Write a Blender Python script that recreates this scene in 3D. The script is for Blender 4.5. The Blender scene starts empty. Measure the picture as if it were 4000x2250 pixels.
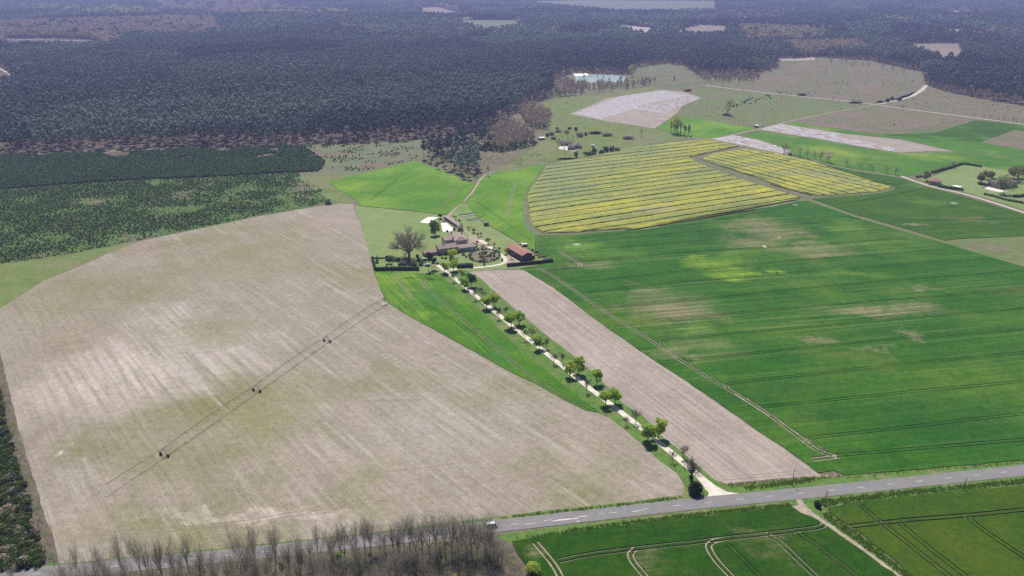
import bpy, bmesh, math, random
import numpy as np
from mathutils import Vector, Matrix, noise as mnoise
from mathutils.geometry import delaunay_2d_cdt

# ------------------------------------------------------------------ camera, sky, sun, exposure
SC = bpy.context.scene
COL = SC.collection
CAM_H = 196.0
PITCH = math.radians(22.12)
FPX = 3080.0                      # focal length in pixels of a 4000 px wide frame
cam_d = bpy.data.cameras.new('camera')
cam_d.sensor_width = 36.0
cam_d.lens = 36.0 * FPX / 4000.0
cam_d.clip_start = 1.0
cam_d.clip_end = 60000.0
cam = bpy.data.objects.new('camera', cam_d)
cam.location = (0, 0, CAM_H)
cam.rotation_euler = (math.pi / 2 - PITCH, 0, 0)
COL.objects.link(cam)
SC.camera = cam

SUN_EL, SUN_AZ = math.radians(57.0), math.radians(-9.0)     # azimuth clockwise from +Y
world = bpy.data.worlds.new('World')
SC.world = world
world.use_nodes = True
wn = world.node_tree
sky = wn.nodes.new('ShaderNodeTexSky')
sky.sky_type = 'NISHITA'
sky.sun_disc = False
sky.sun_elevation = SUN_EL
sky.sun_rotation = SUN_AZ
sky.altitude = 50
sky.air_density = 1.0
sky.dust_density = 1.0
bg = wn.nodes['Background']
wn.links.new(sky.outputs[0], bg.inputs[0])
bg.inputs[1].default_value = 0.06

sd = bpy.data.lights.new('sun', 'SUN')
sd.energy = 5.0
sd.angle = math.radians(0.53)
sd.color = (1.0, 0.965, 0.91)
sun = bpy.data.objects.new('sun', sd)
to_sun = Vector((math.sin(SUN_AZ) * math.cos(SUN_EL), math.cos(SUN_AZ) * math.cos(SUN_EL), math.sin(SUN_EL)))
sun.rotation_euler = to_sun.to_track_quat('Z', 'Y').to_euler()
sun.location = (-200, 900, 600)
COL.objects.link(sun)

SC.view_settings.view_transform = 'Standard'
SC.view_settings.look = 'None'
SC.view_settings.gamma = 1.0
SC.view_settings.exposure = 0.27
SC.view_settings.use_curve_mapping = False
SC.render.engine = 'CYCLES'
cy = SC.cycles
cy.use_denoising = False
cy.max_bounces = 5
cy.diffuse_bounces = 2
cy.glossy_bounces = 2
cy.transmission_bounces = 3
cy.transparent_max_bounces = 6
cy.volume_bounces = 0
cy.use_adaptive_sampling = True
cy.adaptive_threshold = 0.012
cy.sample_clamp_indirect = 6.0

HAZE_DENSITY = 0.000125
HAZE_COLOR = (0.46, 0.52, 1.0)

rnd = random.Random(7)
rng = np.random.default_rng(7)

# ------------------------------------------------------------------ survey: image bearings -> ground points
SP, CP = math.sin(PITCH), math.cos(PITCH)
def S(x, y):                       # bearing in the 4000 x 2250 picture -> point on the flat ground
    u = (x - 2000) / FPX; v = (1125 - y) / FPX
    dy = CP + v * SP; dz = -SP + v * CP
    t = -CAM_H / dz
    return Vector((u * t, dy * t))
K = 1 / 0.644
def D(x, y): return S(x * K, y * K)
def HS(x, yb, yt):                 # height of something standing at row yb whose top shows at row yt
    Y = S(x, yb).y; v = (1125 - yt) / FPX
    return CAM_H + (-SP + v * CP) / (CP + v * SP) * Y
def HD(x, yb, yt): return HS(x * K, yb * K, yt * K)
def crop(x0, y0, s): return lambda x, y: S(x0 + x / s, y0 + y / s)
def cropH(x0, y0, s): return lambda x, yb, yt: HS(x0 + x / s, y0 + yb / s, y0 + yt / s)
def proj(P):                       # world (N,2) -> display rows/cols (2576 wide)
    X, Y = P[:, 0], P[:, 1]
    d = Y * CP + CAM_H * SP
    u = X / d; v = (Y * SP - CAM_H * CP) / d
    return np.stack([(2000 + u * FPX) * .644, (1125 - v * FPX) * .644], 1)
def inside(pts, poly):
    x, y = pts[:, 0], pts[:, 1]; r = np.zeros(len(pts), bool)
    n = len(poly); j = n - 1
    for i in range(n):
        xi, yi = poly[i]; xj, yj = poly[j]
        c = ((yi > y) != (yj > y))
        with np.errstate(divide='ignore', invalid='ignore'):
            r ^= c & (x < (xj - xi) * (y - yi) / (yj - yi + 1e-12) + xi)
        j = i
    return r
def wpoly(pp): return [D(*p) for p in pp]
def rough(pts, step, amp, seed=0, closed=True):
    out = []; n = len(pts); r = random.Random(seed)
    for i in range(n if closed else n - 1):
        a, b = pts[i], pts[(i + 1) % n]
        L = (b - a).length; k = max(1, min(400, int(L / step)))
        nrm = Vector((-(b - a).y, (b - a).x)); nrm = nrm / (nrm.length + 1e-9)
        for q in range(k):
            t = q / k
            out.append(a.lerp(b, t) + (nrm * r.uniform(-amp, amp) if q else Vector((0, 0))))
    if not closed: out.append(pts[-1])
    return out

# ------------------------------------------------------------------ node helpers
class NT:
    def __init__(s, name):
        s.m = bpy.data.materials.new(name); s.m.use_nodes = True
        s.t = s.m.node_tree; s.t.nodes.clear()
        s.out = s.t.nodes.new('ShaderNodeOutputMaterial')
    def new(s, typ, ins=None, **kw):
        n = s.t.nodes.new(typ)
        for k, v in kw.items(): setattr(n, k, v)
        for k, v in (ins or {}).items():
            if hasattr(v, 'is_output') or hasattr(v, 'links'): s.t.links.new(v, n.inputs[k])
            else: n.inputs[k].default_value = v
        return n
    def math(s, op, a, b=0.0, clamp=False):
        return s.new('ShaderNodeMath', {0: a, 1: b}, operation=op, use_clamp=clamp).outputs[0]
    def rgb(s, c): return s.new('ShaderNodeCombineColor', {0: c[0], 1: c[1], 2: c[2]}).outputs[0]
    def mix(s, f, a, b, mode='MIX'):
        n = s.new('ShaderNodeMix', data_type='RGBA', blend_type=mode)
        n.clamp_factor = True
        for i, v in ((0, f), (6, a), (7, b)):
            if hasattr(v, 'links'): s.t.links.new(v, n.inputs[i])
            else: n.inputs[i].default_value = (v if i == 0 else (*v, 1) if len(v) == 3 else v)
        return n.outputs[2]
    def noise(s, vec, scale, detail=2.0, rough=0.55):
        return s.new('ShaderNodeTexNoise', {'Vector': vec, 'Scale': scale, 'Detail': detail, 'Roughness': rough}).outputs[0]
    def ramp(s, v, lo, hi):
        return s.new('ShaderNodeMapRange', {0: v, 1: lo, 2: hi, 3: 0.0, 4: 1.0}, clamp=True).outputs[0]
    def pos(s): return s.new('ShaderNodeNewGeometry').outputs['Position']
    def mapping(s, vec, loc=(0, 0, 0), rot=0.0, scale=(1, 1, 1)):
        a = s.new('ShaderNodeMapping', {0: vec, 1: loc, 3: scale})
        if rot:
            b = s.new('ShaderNodeMapping', {0: vec, 2: (0, 0, rot)})
            s.t.links.new(b.outputs[0], a.inputs[0])
        return a.outputs[0]
    def principled(s, col, rough=0.9, bump=None, dist=0.1, spec=0.2, **kw):
        p = s.new('ShaderNodeBsdfPrincipled', {'Roughness': rough, 'Specular IOR Level': spec, **kw})
        if hasattr(col, 'links'): s.t.links.new(col, p.inputs['Base Color'])
        else: p.inputs['Base Color'].default_value = (*col, 1)
        if bump is not None:
            b = s.new('ShaderNodeBump', {'Height': bump, 'Distance': dist, 'Strength': 1.0})
            s.t.links.new(b.outputs[0], p.inputs['Normal'])
        s.t.links.new(p.outputs[0], s.out.inputs[0])
        return p

def field_mat(name, base, alt, patch=None, patch_scale=0.012, patch_rng=(0.52, 0.66), streak=None, fine=(1.3, 0.35),
              mid=0.09, spots=(), rough=0.95, bump=0.12, spec=0.1, streak_thr=(0.5, 0.72), tillage=None):
    """ground or crop surface: two tones at mid scale, patches, streaks along the drilling direction, grain, named spots"""
    n = NT(name); P = n.pos()
    c = n.mix(n.ramp(n.noise(P, mid, 4), 0.36, 0.64), base, alt)
    big = n.noise(P, patch_scale, 4, 0.6)
    if patch is not None:
        c = n.mix(n.ramp(big, *patch_rng), c, patch)
    if streak is not None:                       # (angle, width m, length m, colour, amount)
        ang, wd, ln, sc_, am = streak
        V = n.mapping(P, rot=-ang, scale=(1 / ln, 1 / wd, 1))
        sv = n.noise(V, 1.0, 4, 0.6)
        sv2 = n.noise(n.mapping(P, rot=-ang, scale=(.3 / ln, .3 / wd, 1)), 1.0, 2, 0.5)
        f = n.math('MULTIPLY', n.ramp(sv, *streak_thr), n.math('MULTIPLY', n.ramp(sv2, .35, .6), am))
        c = n.mix(f, c, sc_)
    if tillage:                                  # fine parallel passes of the drill or harrow
        ang, wd, am = tillage
        tl = n.noise(n.mapping(P, rot=-ang, scale=(.012, 1 / wd, 1)), 1.0, 3, .7)
        k_ = n.math('ADD', 1 - am, n.math('MULTIPLY', n.ramp(tl, .35, .65), 2 * am))
        c = n.mix(1.0, c, n.new('ShaderNodeCombineColor', {0: k_, 1: k_, 2: k_}).outputs[0], 'MULTIPLY')
    wob = None
    for (x, y, rx, ry, rot, scol, amt) in spots:
        if wob is None:
            wv = n.new('ShaderNodeTexNoise', {'Vector': P, 'Scale': 0.045, 'Detail': 4.0, 'Roughness': 0.65})
            wc = n.new('ShaderNodeVectorMath', {0: wv.outputs[1], 1: (0.5, 0.5, 0.5)}, operation='SUBTRACT').outputs[0]
            wob = n.new('ShaderNodeVectorMath', {0: wc, 'Scale': 55.0}, operation='SCALE').outputs[0]
            wob = n.new('ShaderNodeVectorMath', {0: P, 1: wob}, operation='ADD').outputs[0]
        src = wob if rx > 5 else P
        V = n.mapping(src, loc=(-x, -y, 0))
        if rot: V = n.new('ShaderNodeMapping', {0: V, 2: (0, 0, -rot)}).outputs[0]
        V = n.new('ShaderNodeVectorMath', {0: V, 1: (1 / rx, 1 / ry, 0)}, operation='MULTIPLY').outputs[0]
        L = n.new('ShaderNodeVectorMath', {0: V}, operation='LENGTH').outputs[1]
        f = n.math('MULTIPLY', n.math('SUBTRACT', 1.0, n.ramp(L, 0.3, 1.35 if rx > 5 else 1.15)), amt)
        if streak is not None:
            f = n.math('MULTIPLY', f, n.math('ADD', 0.2, n.math('MULTIPLY', n.ramp(sv, .36, .64), 1.0)), True)
        c = n.mix(f, c, scol)
    fn = n.noise(P, fine[0], 3, 0.7)
    fn2 = n.noise(P, fine[0] * 0.28, 2, 0.6)
    g = n.math('ADD', 1 - fine[1], n.math('MULTIPLY', n.ramp(n.math('ADD', n.math('MULTIPLY', fn, .65), n.math('MULTIPLY', fn2, .35)), 0.36, 0.64), 2 * fine[1]))
    gc = n.new('ShaderNodeCombineColor', {0: g, 1: g, 2: g}).outputs[0]
    c = n.mix(1.0, c, gc, 'MULTIPLY')
    n.principled(c, rough, fn, bump, spec)
    return n.m

def plain(name, c, rough=0.8, var=0.15, scale=0.6, metallic=0.0, spec=0.3, bump=0.0):
    n = NT(name); P = n.new('ShaderNodeTexCoord').outputs['Object']
    v = n.noise(P, scale, 3, 0.6)
    g = n.math('ADD', 1 - var, n.math('MULTIPLY', n.ramp(v, .3, .7), 2 * var))
    col = n.mix(1.0, c, n.new('ShaderNodeCombineColor', {0: g, 1: g, 2: g}).outputs[0], 'MULTIPLY')
    n.principled(col, rough, v if bump else None, bump or .1, spec, Metallic=metallic)
    return n.m

def leaf_mat(name, c, c2, trans=0.35, var=0.3, stand=0.0):
    n = NT(name)
    oi = n.new('ShaderNodeObjectInfo').outputs['Random']
    P = n.pos()
    v = n.noise(P, 0.9, 3, .6)
    col = n.mix(n.math('ADD', n.math('MULTIPLY', oi, .55), n.math('MULTIPLY', n.ramp(v, .3, .7), .45)), c, c2)
    col = n.mix(1.0, col, n.mix(n.ramp(n.noise(P, 2.7, 2), .3, .7), (1 - var,) * 3, (1 + var,) * 3), 'MULTIPLY')
    if stand:                                    # stands of different age differ in tone
        vo = n.new('ShaderNodeTexVoronoi', {'Vector': n.mapping(P, rot=.35, scale=(.0042, .0026, 0)), 'Scale': 1.0})
        g_ = n.new('ShaderNodeSeparateColor', {0: vo.outputs['Color']}).outputs[0]
        col = n.mix(1.0, col, n.mix(g_, (1 - stand, 1 - stand, 1 - stand * .8), (1 + stand, 1 + stand * .9, 1 + stand * .6)), 'MULTIPLY')
    d = n.new('ShaderNodeBsdfDiffuse', {'Color': col})
    t = n.new('ShaderNodeBsdfTranslucent', {'Color': n.mix(1.0, col, (1.25, 1.2, .7), 'MULTIPLY')})
    g = n.new('ShaderNodeBsdfGlossy', {'Color': (.6, .6, .6, 1), 'Roughness': .5})
    m1 = n.new('ShaderNodeMixShader', {0: trans, 1: d.outputs[0], 2: t.outputs[0]})
    m2 = n.new('ShaderNodeMixShader', {0: 0.015, 1: m1.outputs[0], 2: g.outputs[0]})
    n.t.links.new(m2.outputs[0], n.out.inputs[0])
    return n.m

# ------------------------------------------------------------------ object helpers
def tag(o, label=None, cat=None, group=None, kind=None):
    if label: o['label'] = label
    if cat: o['category'] = cat
    if group: o['group'] = group
    if kind: o['kind'] = kind
    return o
def mesh(name, verts, faces, mats, midx=None, smooth=False):
    me = bpy.data.meshes.new(name)
    me.from_pydata([tuple(v) for v in verts], [], faces)
    for m in (mats if isinstance(mats, (list, tuple)) else [mats]): me.materials.append(m)
    if midx is not None: me.polygons.foreach_set('material_index', midx)
    if smooth: me.polygons.foreach_set('use_smooth', [True] * len(faces))
    me.update()
    return me
def link(name, me, parent=None, loc=None, rz=0.0, sc=None):
    o = bpy.data.objects.new(name, me); COL.objects.link(o)
    if parent is not None: o.parent = parent
    if loc is not None: o.location = loc
    if rz: o.rotation_euler = (0, 0, rz)
    if sc is not None: o.scale = sc
    return o
def thing(name, label, cat, loc, rz=0.0, group=None, sc=None):
    return tag(link(name, None, None, loc, rz, sc), label, cat, group)

class MB:
    """collects boxes, tubes and quads into one mesh"""
    def __init__(s): s.v = []; s.f = []
    def add(s, vs, fs):
        b = len(s.v); s.v += [tuple(v) for v in vs]; s.f += [tuple(i + b for i in f) for f in fs]
    def box(s, x0, x1, y0, y1, z0, z1, taper=0.0):
        t = taper
        s.add([(x0, y0, z0), (x1, y0, z0), (x1, y1, z0), (x0, y1, z0), (x0 + t, y0 + t, z1), (x1 - t, y0 + t, z1), (x1 - t, y1 - t, z1), (x0 + t, y1 - t, z1)],
              [(3, 2, 1, 0), (4, 5, 6, 7), (0, 1, 5, 4), (1, 2, 6, 5), (2, 3, 7, 6), (3, 0, 4, 7)])
    def tube(s, a, b, r0, r1, n=5, cap=True):
        a, b = Vector(a), Vector(b); d = (b - a)
        if d.length < 1e-6: return
        d.normalize(); u = d.orthogonal().normalized(); w = d.cross(u)
        vs = []
        for p, r in ((a, r0), (b, r1)):
            for i in range(n):
                t = 2 * math.pi * i / n
                vs.append(p + (u * math.cos(t) + w * math.sin(t)) * r)
        fs = [(i, (i + 1) % n, n + (i + 1) % n, n + i) for i in range(n)]
        if cap: fs += [tuple(range(n))[::-1], tuple(range(n, 2 * n))]
        s.add(vs, fs)
    def quad(s, c, u, v):
        c = Vector(c); s.add([c - u - v, c + u - v, c + u + v, c - u + v], [(0, 1, 2, 3)])
    def slab(s, vs, faces, t):
        n = len(vs); V = [Vector(v) for v in vs]
        L = [v - Vector((0, 0, t)) for v in V]
        cnt = {}
        for f in faces:
            for i in range(len(f)):
                e = (f[i], f[(i + 1) % len(f)]); k = tuple(sorted(e))
                cnt.setdefault(k, []).append(e)
        fs = [tuple(f) for f in faces] + [tuple(i + n for i in f[::-1]) for f in faces]
        for k, es in cnt.items():
            if len(es) == 1: a, b = es[0]; fs.append((b, a, a + n, b + n))
        s.add(V + L, fs)
    def build(s, name, mat, parent=None, loc=None, rz=0.0, smooth=False):
        return link(name, mesh(name, s.v, s.f, mat, smooth=smooth), parent, loc, rz)

def cdt(polys):
    """constrained triangulation of overlapping polygons -> verts, tris, list of input polygons over each tri"""
    o = polys[0][0]
    vs, fs = [], []
    for p in polys:
        if sum(p[i - 1].x * p[i].y - p[i].x * p[i - 1].y for i in range(len(p))) < 0: p = p[::-1]      # counter-clockwise
        b = len(vs); vs += [Vector((q.x - o.x, q.y - o.y)) for q in p]; fs.append(list(range(b, b + len(p))))
    r = delaunay_2d_cdt(vs, [], fs, 1, 1e-4)
    return [Vector((v.x + o.x, v.y + o.y)) for v in r[0]], r[2], r[5]

def sheet(name, pp, z, mat, label, cat='field', kind='structure', step=6.0, amp=0.5, world_pts=None, parent=None, thick=0.0):
    pts = world_pts if world_pts is not None else rough(wpoly(pp), step, amp, sum(map(ord, name)) % 97)
    V, T, Of = cdt([pts])
    vs = [(v.x, v.y, z) for v in V]
    o = link(name, mesh(name, vs, T, mat), parent)
    for p in o.data.polygons:
        if p.normal.z < 0: p.flip()
    if parent is None: tag(o, label, cat, None, kind)
    return o

def ribbon_quads(line, w):
    out = []
    L = []
    n = len(line)
    for i in range(n):
        a = line[max(0, i - 1)]; b = line[min(n - 1, i + 1)]
        d = (b - a); nr = Vector((-d.y, d.x)); nr = nr / (nr.length + 1e-9)
        L.append((line[i] + nr * w / 2, line[i] - nr * w / 2))
    for i in range(n - 1): out.append([L[i][0], L[i + 1][0], L[i + 1][1], L[i][1]])
    return out
def smooth_line(pts, it=2):
    for _ in range(it):
        q = [pts[0]]
        for a, b in zip(pts, pts[1:]): q += [a.lerp(b, .25), a.lerp(b, .75)]
        q.append(pts[-1]); pts = q
    return pts
def offset_line(line, o):
    out = []; n = len(line)
    for i in range(n):
        a = line[max(0, i - 1)]; b = line[min(n - 1, i + 1)]
        d = (b - a); nr = Vector((-d.y, d.x)); nr = nr / (nr.length + 1e-9)
        out.append(line[i] + nr * o)
    return out
def wheel_pair(pp, gauge=2.0, w=0.55, it=2, world=False):
    l = smooth_line([D(*p) for p in pp] if not world else pp, it)
    return ribbon_quads(offset_line(l, gauge / 2), w) + ribbon_quads(offset_line(l, -gauge / 2), w)

def crop_slab(name, pp, h, tracks, mat, soil, label, cat='crop field', step=5.0, amp=0.35):
    """standing crop: a slab h metres high with wheel tracks cut through it down to the soil"""
    pts = rough(wpoly(pp), step, amp, len(name))
    V, T, Of = cdt([pts] + tracks)
    vs, fs, mi = [], [], []
    top, low = {}, {}
    def vid(d, i, z):
        if i not in d: d[i] = len(vs); vs.append((V[i].x, V[i].y, z))
        return d[i]
    edges = {}
    for t, of in zip(T, Of):
        if 0 not in of: continue
        area = (V[t[1]] - V[t[0]]).cross(V[t[2]] - V[t[0]]) if False else (V[t[1]].x - V[t[0]].x) * (V[t[2]].y - V[t[0]].y) - (V[t[2]].x - V[t[0]].x) * (V[t[1]].y - V[t[0]].y)
        tt = list(t) if area > 0 else list(t)[::-1]
        if len(of) == 1:
            fs.append([vid(top, i, h) for i in tt]); mi.append(0)
            for i in range(3):
                e = (tt[i], tt[(i + 1) % 3]); k = tuple(sorted(e))
                edges.setdefault(k, []).append(e)
        else:
            fs.append([vid(low, i, 0.035) for i in tt]); mi.append(1)
    for k, es in edges.items():
        if len(es) == 1:
            a, b = es[0]
            fs.append([vid(top, b, h), vid(top, a, h), vid(low, a, 0.035), vid(low, b, 0.035)]); mi.append(0)
    o = link(name, mesh(name, vs, fs, [mat, soil], mi))
    return tag(o, label, cat, None, 'structure')

def path(name, pp, w, z, mat, label, cat='track', it=2, parent=None, jit=0.12, world=False, kind='structure'):
    l = smooth_line([D(*p) for p in pp] if not world else pp, it)
    vs, fs = [], []; n = len(l); r = random.Random(len(pp))
    for i in range(n):
        a = l[max(0, i - 1)]; b = l[min(n - 1, i + 1)]
        d = (b - a); nr = Vector((-d.y, d.x)); nr = nr / (nr.length + 1e-9)
        ww = w if not hasattr(w, '__len__') else np.interp(i / (n - 1), np.linspace(0, 1, len(w)), w)
        p = l[i] + nr * (ww / 2 + r.uniform(-jit, jit)); q = l[i] - nr * (ww / 2 + r.uniform(-jit, jit))
        vs += [(p.x, p.y, z), (q.x, q.y, z)]
        if i: k = 2 * i; fs.append((k - 2, k - 1, k + 1, k))
    o = link(name, mesh(name, vs, fs, mat), parent)
    if parent is None: tag(o, label, cat, None, kind)
    return o

LIB = bpy.data.collections.new('variants')      # meshes that the mass plantings repeat; never linked to the scene
def scatter(name, P, variants, label, cat, rot=None, scl=None, idx=None):
    """one mass of vegetation: points that repeat a few meshes"""
    N = len(P)
    me = bpy.data.meshes.new(name)
    me.vertices.add(N)
    co = np.zeros((N, 3), np.float32); co[:, :P.shape[1]] = P
    me.vertices.foreach_set('co', co.ravel())
    rot = rng.uniform(0, 6.283, N) if rot is None else rot
    scl = rng.uniform(.8, 1.2, N) if scl is None else scl
    idx = rng.integers(0, len(variants), N) if idx is None else idx
    for nm, ty, arr in (('rz', 'FLOAT', rot), ('sc', 'FLOAT', scl), ('vi', 'INT', idx)):
        a = me.attributes.new(nm, ty, 'POINT'); a.data.foreach_set('value', np.ascontiguousarray(arr, np.float32 if ty == 'FLOAT' else np.int32))
    o = link(name, me)
    c = bpy.data.collections.new(name + '_variants'); LIB.children.link(c)
    for i, v in enumerate(variants):
        vo = bpy.data.objects.new('%s_variant_%02d' % (name, i), v); c.objects.link(vo)
    g = bpy.data.node_groups.new(name, 'GeometryNodeTree')
    g.interface.new_socket('Geometry', in_out='INPUT', socket_type='NodeSocketGeometry')
    g.interface.new_socket('Geometry', in_out='OUTPUT', socket_type='NodeSocketGeometry')
    N_ = g.nodes.new; Lk = g.links.new
    gi, go = N_('NodeGroupInput'), N_('NodeGroupOutput')
    ci = N_('GeometryNodeCollectionInfo'); ci.inputs[0].default_value = c; ci.inputs[1].default_value = True; ci.inputs[2].default_value = True
    ip = N_('GeometryNodeInstanceOnPoints'); ip.inputs['Pick Instance'].default_value = True
    def attr(nm, ty):
        a = N_('GeometryNodeInputNamedAttribute'); a.data_type = ty; a.inputs[0].default_value = nm; return a.outputs[0]
    cx = N_('ShaderNodeCombineXYZ'); Lk(attr('rz', 'FLOAT'), cx.inputs[2])
    Lk(gi.outputs[0], ip.inputs['Points']); Lk(ci.outputs[0], ip.inputs['Instance'])
    Lk(attr('vi', 'INT'), ip.inputs['Instance Index']); Lk(cx.outputs[0], ip.inputs['Rotation']); Lk(attr('sc', 'FLOAT'), ip.inputs['Scale'])
    Lk(ip.outputs[0], go.inputs[0])
    md = o.modifiers.new('scatter', 'NODES'); md.node_group = g
    return tag(o, label, cat, None, 'stuff')

def grid_points(poly_w, step, jit=0.45, rot=0.0):
    """jittered grid of points inside a world polygon"""
    A = np.array([(p.x, p.y) for p in poly_w]); c = A.mean(0)
    R = np.array([[math.cos(rot), -math.sin(rot)], [math.sin(rot), math.cos(rot)]])
    B = (A - c) @ R
    sx, sy = step if hasattr(step, '__len__') else (step, step)
    xs = np.arange(B[:, 0].min(), B[:, 0].max(), sx); ys = np.arange(B[:, 1].min(), B[:, 1].max(), sy)
    X, Y = np.meshgrid(xs, ys)
    X = X + (np.arange(len(ys)) % 2)[:, None] * sx / 2
    P = np.stack([X.ravel(), Y.ravel()], 1)
    P = P + rng.uniform(-jit, jit, P.shape) * [sx, sy]
    P = P[inside(P, [tuple(b) for b in B])]
    return P @ R.T + c

def vnoise(P, scale, seed=0.0):
    return np.array([mnoise.fractal(Vector((p[0] * scale + seed, p[1] * scale, seed)), 1.0, 2.0, 3) for p in P])

# ------------------------------------------------------------------ materials
def pxspot(x, y, rx, ry, col, amt=1.0, rot=None):
    """a patch given by its place and half-size as surveyed from the picture"""
    c = D(x, y); a = (D(x + rx, y) - c).length; b = abs(D(x, y - ry).y - D(x, y + ry).y) / 2
    return (c.x, c.y, a, b, rot or 0.0, col, amt)
TAN = (0.25, 0.20, 0.125); YG = (0.17, 0.26, 0.028); DKG = (0.017, 0.075, 0.010); PALE = (0.55, 0.50, 0.44); LG = (0.12, 0.21, 0.03)
a_ = D(2576, 1041) - D(2037, 1103); TRAM = math.atan2(a_.y, a_.x)
a_ = D(1800, 1240) - D(1145, 690); AVE = math.atan2(a_.y, a_.x)
a_ = D(1717, 1270) - D(2217, 1221); ROADA = math.atan2(a_.y, a_.x)

a_ = D(1990, 480) - D(1420, 566); RAPEA = math.atan2(a_.y, a_.x)
a_ = D(400, 916) - D(300, 800); STUBA = math.atan2(a_.y, a_.x)
M = {}
M['ground'] = field_mat('heath', (0.125, 0.125, 0.07), (0.16, 0.145, 0.095), patch=(0.10, 0.135, 0.05), patch_scale=0.006, fine=(0.5, .28), mid=.03)
M['far_floor'] = field_mat('forest_floor', (0.085, 0.066, 0.052), (0.13, 0.10, 0.082), patch=(0.06, 0.055, 0.035), patch_scale=.02, fine=(.4, .3), mid=.05)
M['stubble'] = field_mat('stubble', (0.270, 0.232, 0.186), (0.232, 0.200, 0.155), patch=(0.18, 0.17, 0.082), patch_scale=0.011, patch_rng=(0.5, 0.66),
    streak=(STUBA, 3.0, 60, (0.42, 0.375, 0.335), .5), fine=(1.1, .25), mid=.05, streak_thr=(.48, .7), tillage=(STUBA, 1.3, .08), spots=[
        pxspot(330, 930, 190, 95, (0.45, 0.395, 0.35), .8), pxspot(120, 980, 90, 90, (0.36, 0.31, 0.27), .6), pxspot(570, 890, 120, 60, (0.42, 0.37, 0.335), .7), pxspot(440, 790, 70, 35, (0.42, 0.37, 0.325), .65),
        pxspot(260, 730, 200, 70, (0.185, 0.172, 0.085), .75), pxspot(640, 650, 190, 65, (0.205, 0.19, 0.105), .7), pxspot(560, 830, 90, 40, (0.205, 0.19, 0.095), .6),
        pxspot(480, 1130, 170, 90, (0.205, 0.18, 0.10), .55), pxspot(690, 1020, 110, 100, (0.19, 0.19, 0.085), .75), pxspot(900, 1210, 60, 40, (0.19, 0.185, 0.07), .5),
        pxspot(200, 1130, 70, 45, (0.15, 0.14, 0.055), .7), pxspot(160, 860, 80, 60, (0.22, 0.17, 0.10), .5), pxspot(700, 1300, 340, 16, (0.44, 0.385, 0.33), .7),
        pxspot(360, 618, 60, 22, (0.24, 0.165, 0.14), .7), pxspot(1150, 1050, 200, 110, (0.33, 0.295, 0.265), .6), pxspot(820, 560, 70, 30, (0.31, 0.25, 0.21), .6),
        pxspot(150, 1141, 9, 9, (0.58, 0.52, 0.42), 1.0), pxspot(60, 1130, 26, 110, (0.20, 0.15, 0.125), .5), pxspot(190, 1330, 50, 60, (0.24, 0.19, 0.11), .6), pxspot(1060, 870, 90, 45, (0.27, 0.225, 0.20), .5), pxspot(1500, 1180, 120, 40, (0.235, 0.22, 0.12), .3)])
M['bare'] = field_mat('tilled_soil', (0.315, 0.265, 0.23), (0.275, 0.23, 0.198), streak=(AVE, 2.2, 90, (0.255, 0.205, 0.18), .8), fine=(1.2, .2), mid=.06, tillage=(AVE, 1.4, .17),
    spots=[pxspot(1725, 1040, 45, 22, (0.30, 0.23, 0.19), .6), pxspot(1330, 740, 60, 26, (0.29, 0.235, 0.20), .5), pxspot(1500, 890, 50, 50, (0.40, 0.335, 0.30), .5), pxspot(1900, 1130, 90, 50, (0.36, 0.30, 0.265), .4)])
M['soil'] = field_mat('wheel_soil', (0.24, 0.195, 0.15), (0.31, 0.26, 0.21), fine=(1.5, .25), mid=.2)
M['soil_dark'] = field_mat('field_soil', (0.13, 0.115, 0.075), (0.10, 0.095, 0.05), fine=(1.5, .25), mid=.2)
M['wheat_big'] = field_mat('wheat_big', (0.018, 0.084, 0.006), (0.033, 0.106, 0.008), patch=(0.082, 0.145, 0.016), patch_scale=.013, patch_rng=(.5, .76),
    streak=(TRAM, 2.6, 110, (0.13, 0.175, 0.05), .5), fine=(.9, .26), mid=.035, tillage=(TRAM, 1.5, .16), streak_thr=(.5, .66), spots=[
        pxspot(1690, 778, 110, 34, TAN, .75), pxspot(1640, 735, 60, 20, TAN, .5), pxspot(1760, 860, 90, 40, (0.14, 0.17, 0.06), .6), pxspot(1745, 830, 60, 14, LG, .7), pxspot(1700, 890, 45, 16, TAN, .5),
        pxspot(1920, 572, 85, 24, TAN, .7), pxspot(1880, 610, 70, 14, TAN, .6), pxspot(1985, 590, 60, 12, TAN, .5), pxspot(2050, 632, 100, 17, TAN, .65), pxspot(1860, 640, 70, 12, LG, .7),
        pxspot(1790, 660, 75, 16, YG, 1.0), pxspot(1850, 690, 75, 14, YG, 1.0), pxspot(1905, 680, 22, 10, DKG, 1.0), pxspot(1955, 685, 22, 8, YG, .9),
        pxspot(2050, 568, 65, 26, DKG, .9), pxspot(2120, 570, 50, 18, LG, .6), pxspot(1790, 590, 70, 18, DKG, .8), pxspot(2150, 690, 90, 12, LG, .7),
        pxspot(2230, 782, 150, 18, TAN, .6), pxspot(2330, 735, 55, 9, TAN, .55), pxspot(2040, 850, 55, 9, TAN, .6), pxspot(2250, 840, 45, 8, TAN, .7), pxspot(2170, 905, 70, 18, (0.11, 0.12, 0.03), .7),
        pxspot(1455, 620, 60, 25, LG, .8), pxspot(1560, 640, 60, 16, LG, .5), pxspot(1580, 700, 60, 14, DKG, .6), pxspot(1490, 665, 60, 10, TAN, .5), pxspot(2200, 880, 60, 8, TAN, .5),
        pxspot(2540, 730, 70, 20, (0.10, 0.12, 0.03), .6), pxspot(1950, 975, 200, 35, DKG, .6), pxspot(2350, 1060, 240, 60, DKG, .8), pxspot(1923, 621, 6, 3.5, PALE, 1.0), pxspot(1961, 597, 5, 1.5, PALE, 1.0),
        pxspot(2000, 516, 9, 1.5, PALE, .8), pxspot(1450, 615, 12, 2.5, PALE, .9)])
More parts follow.
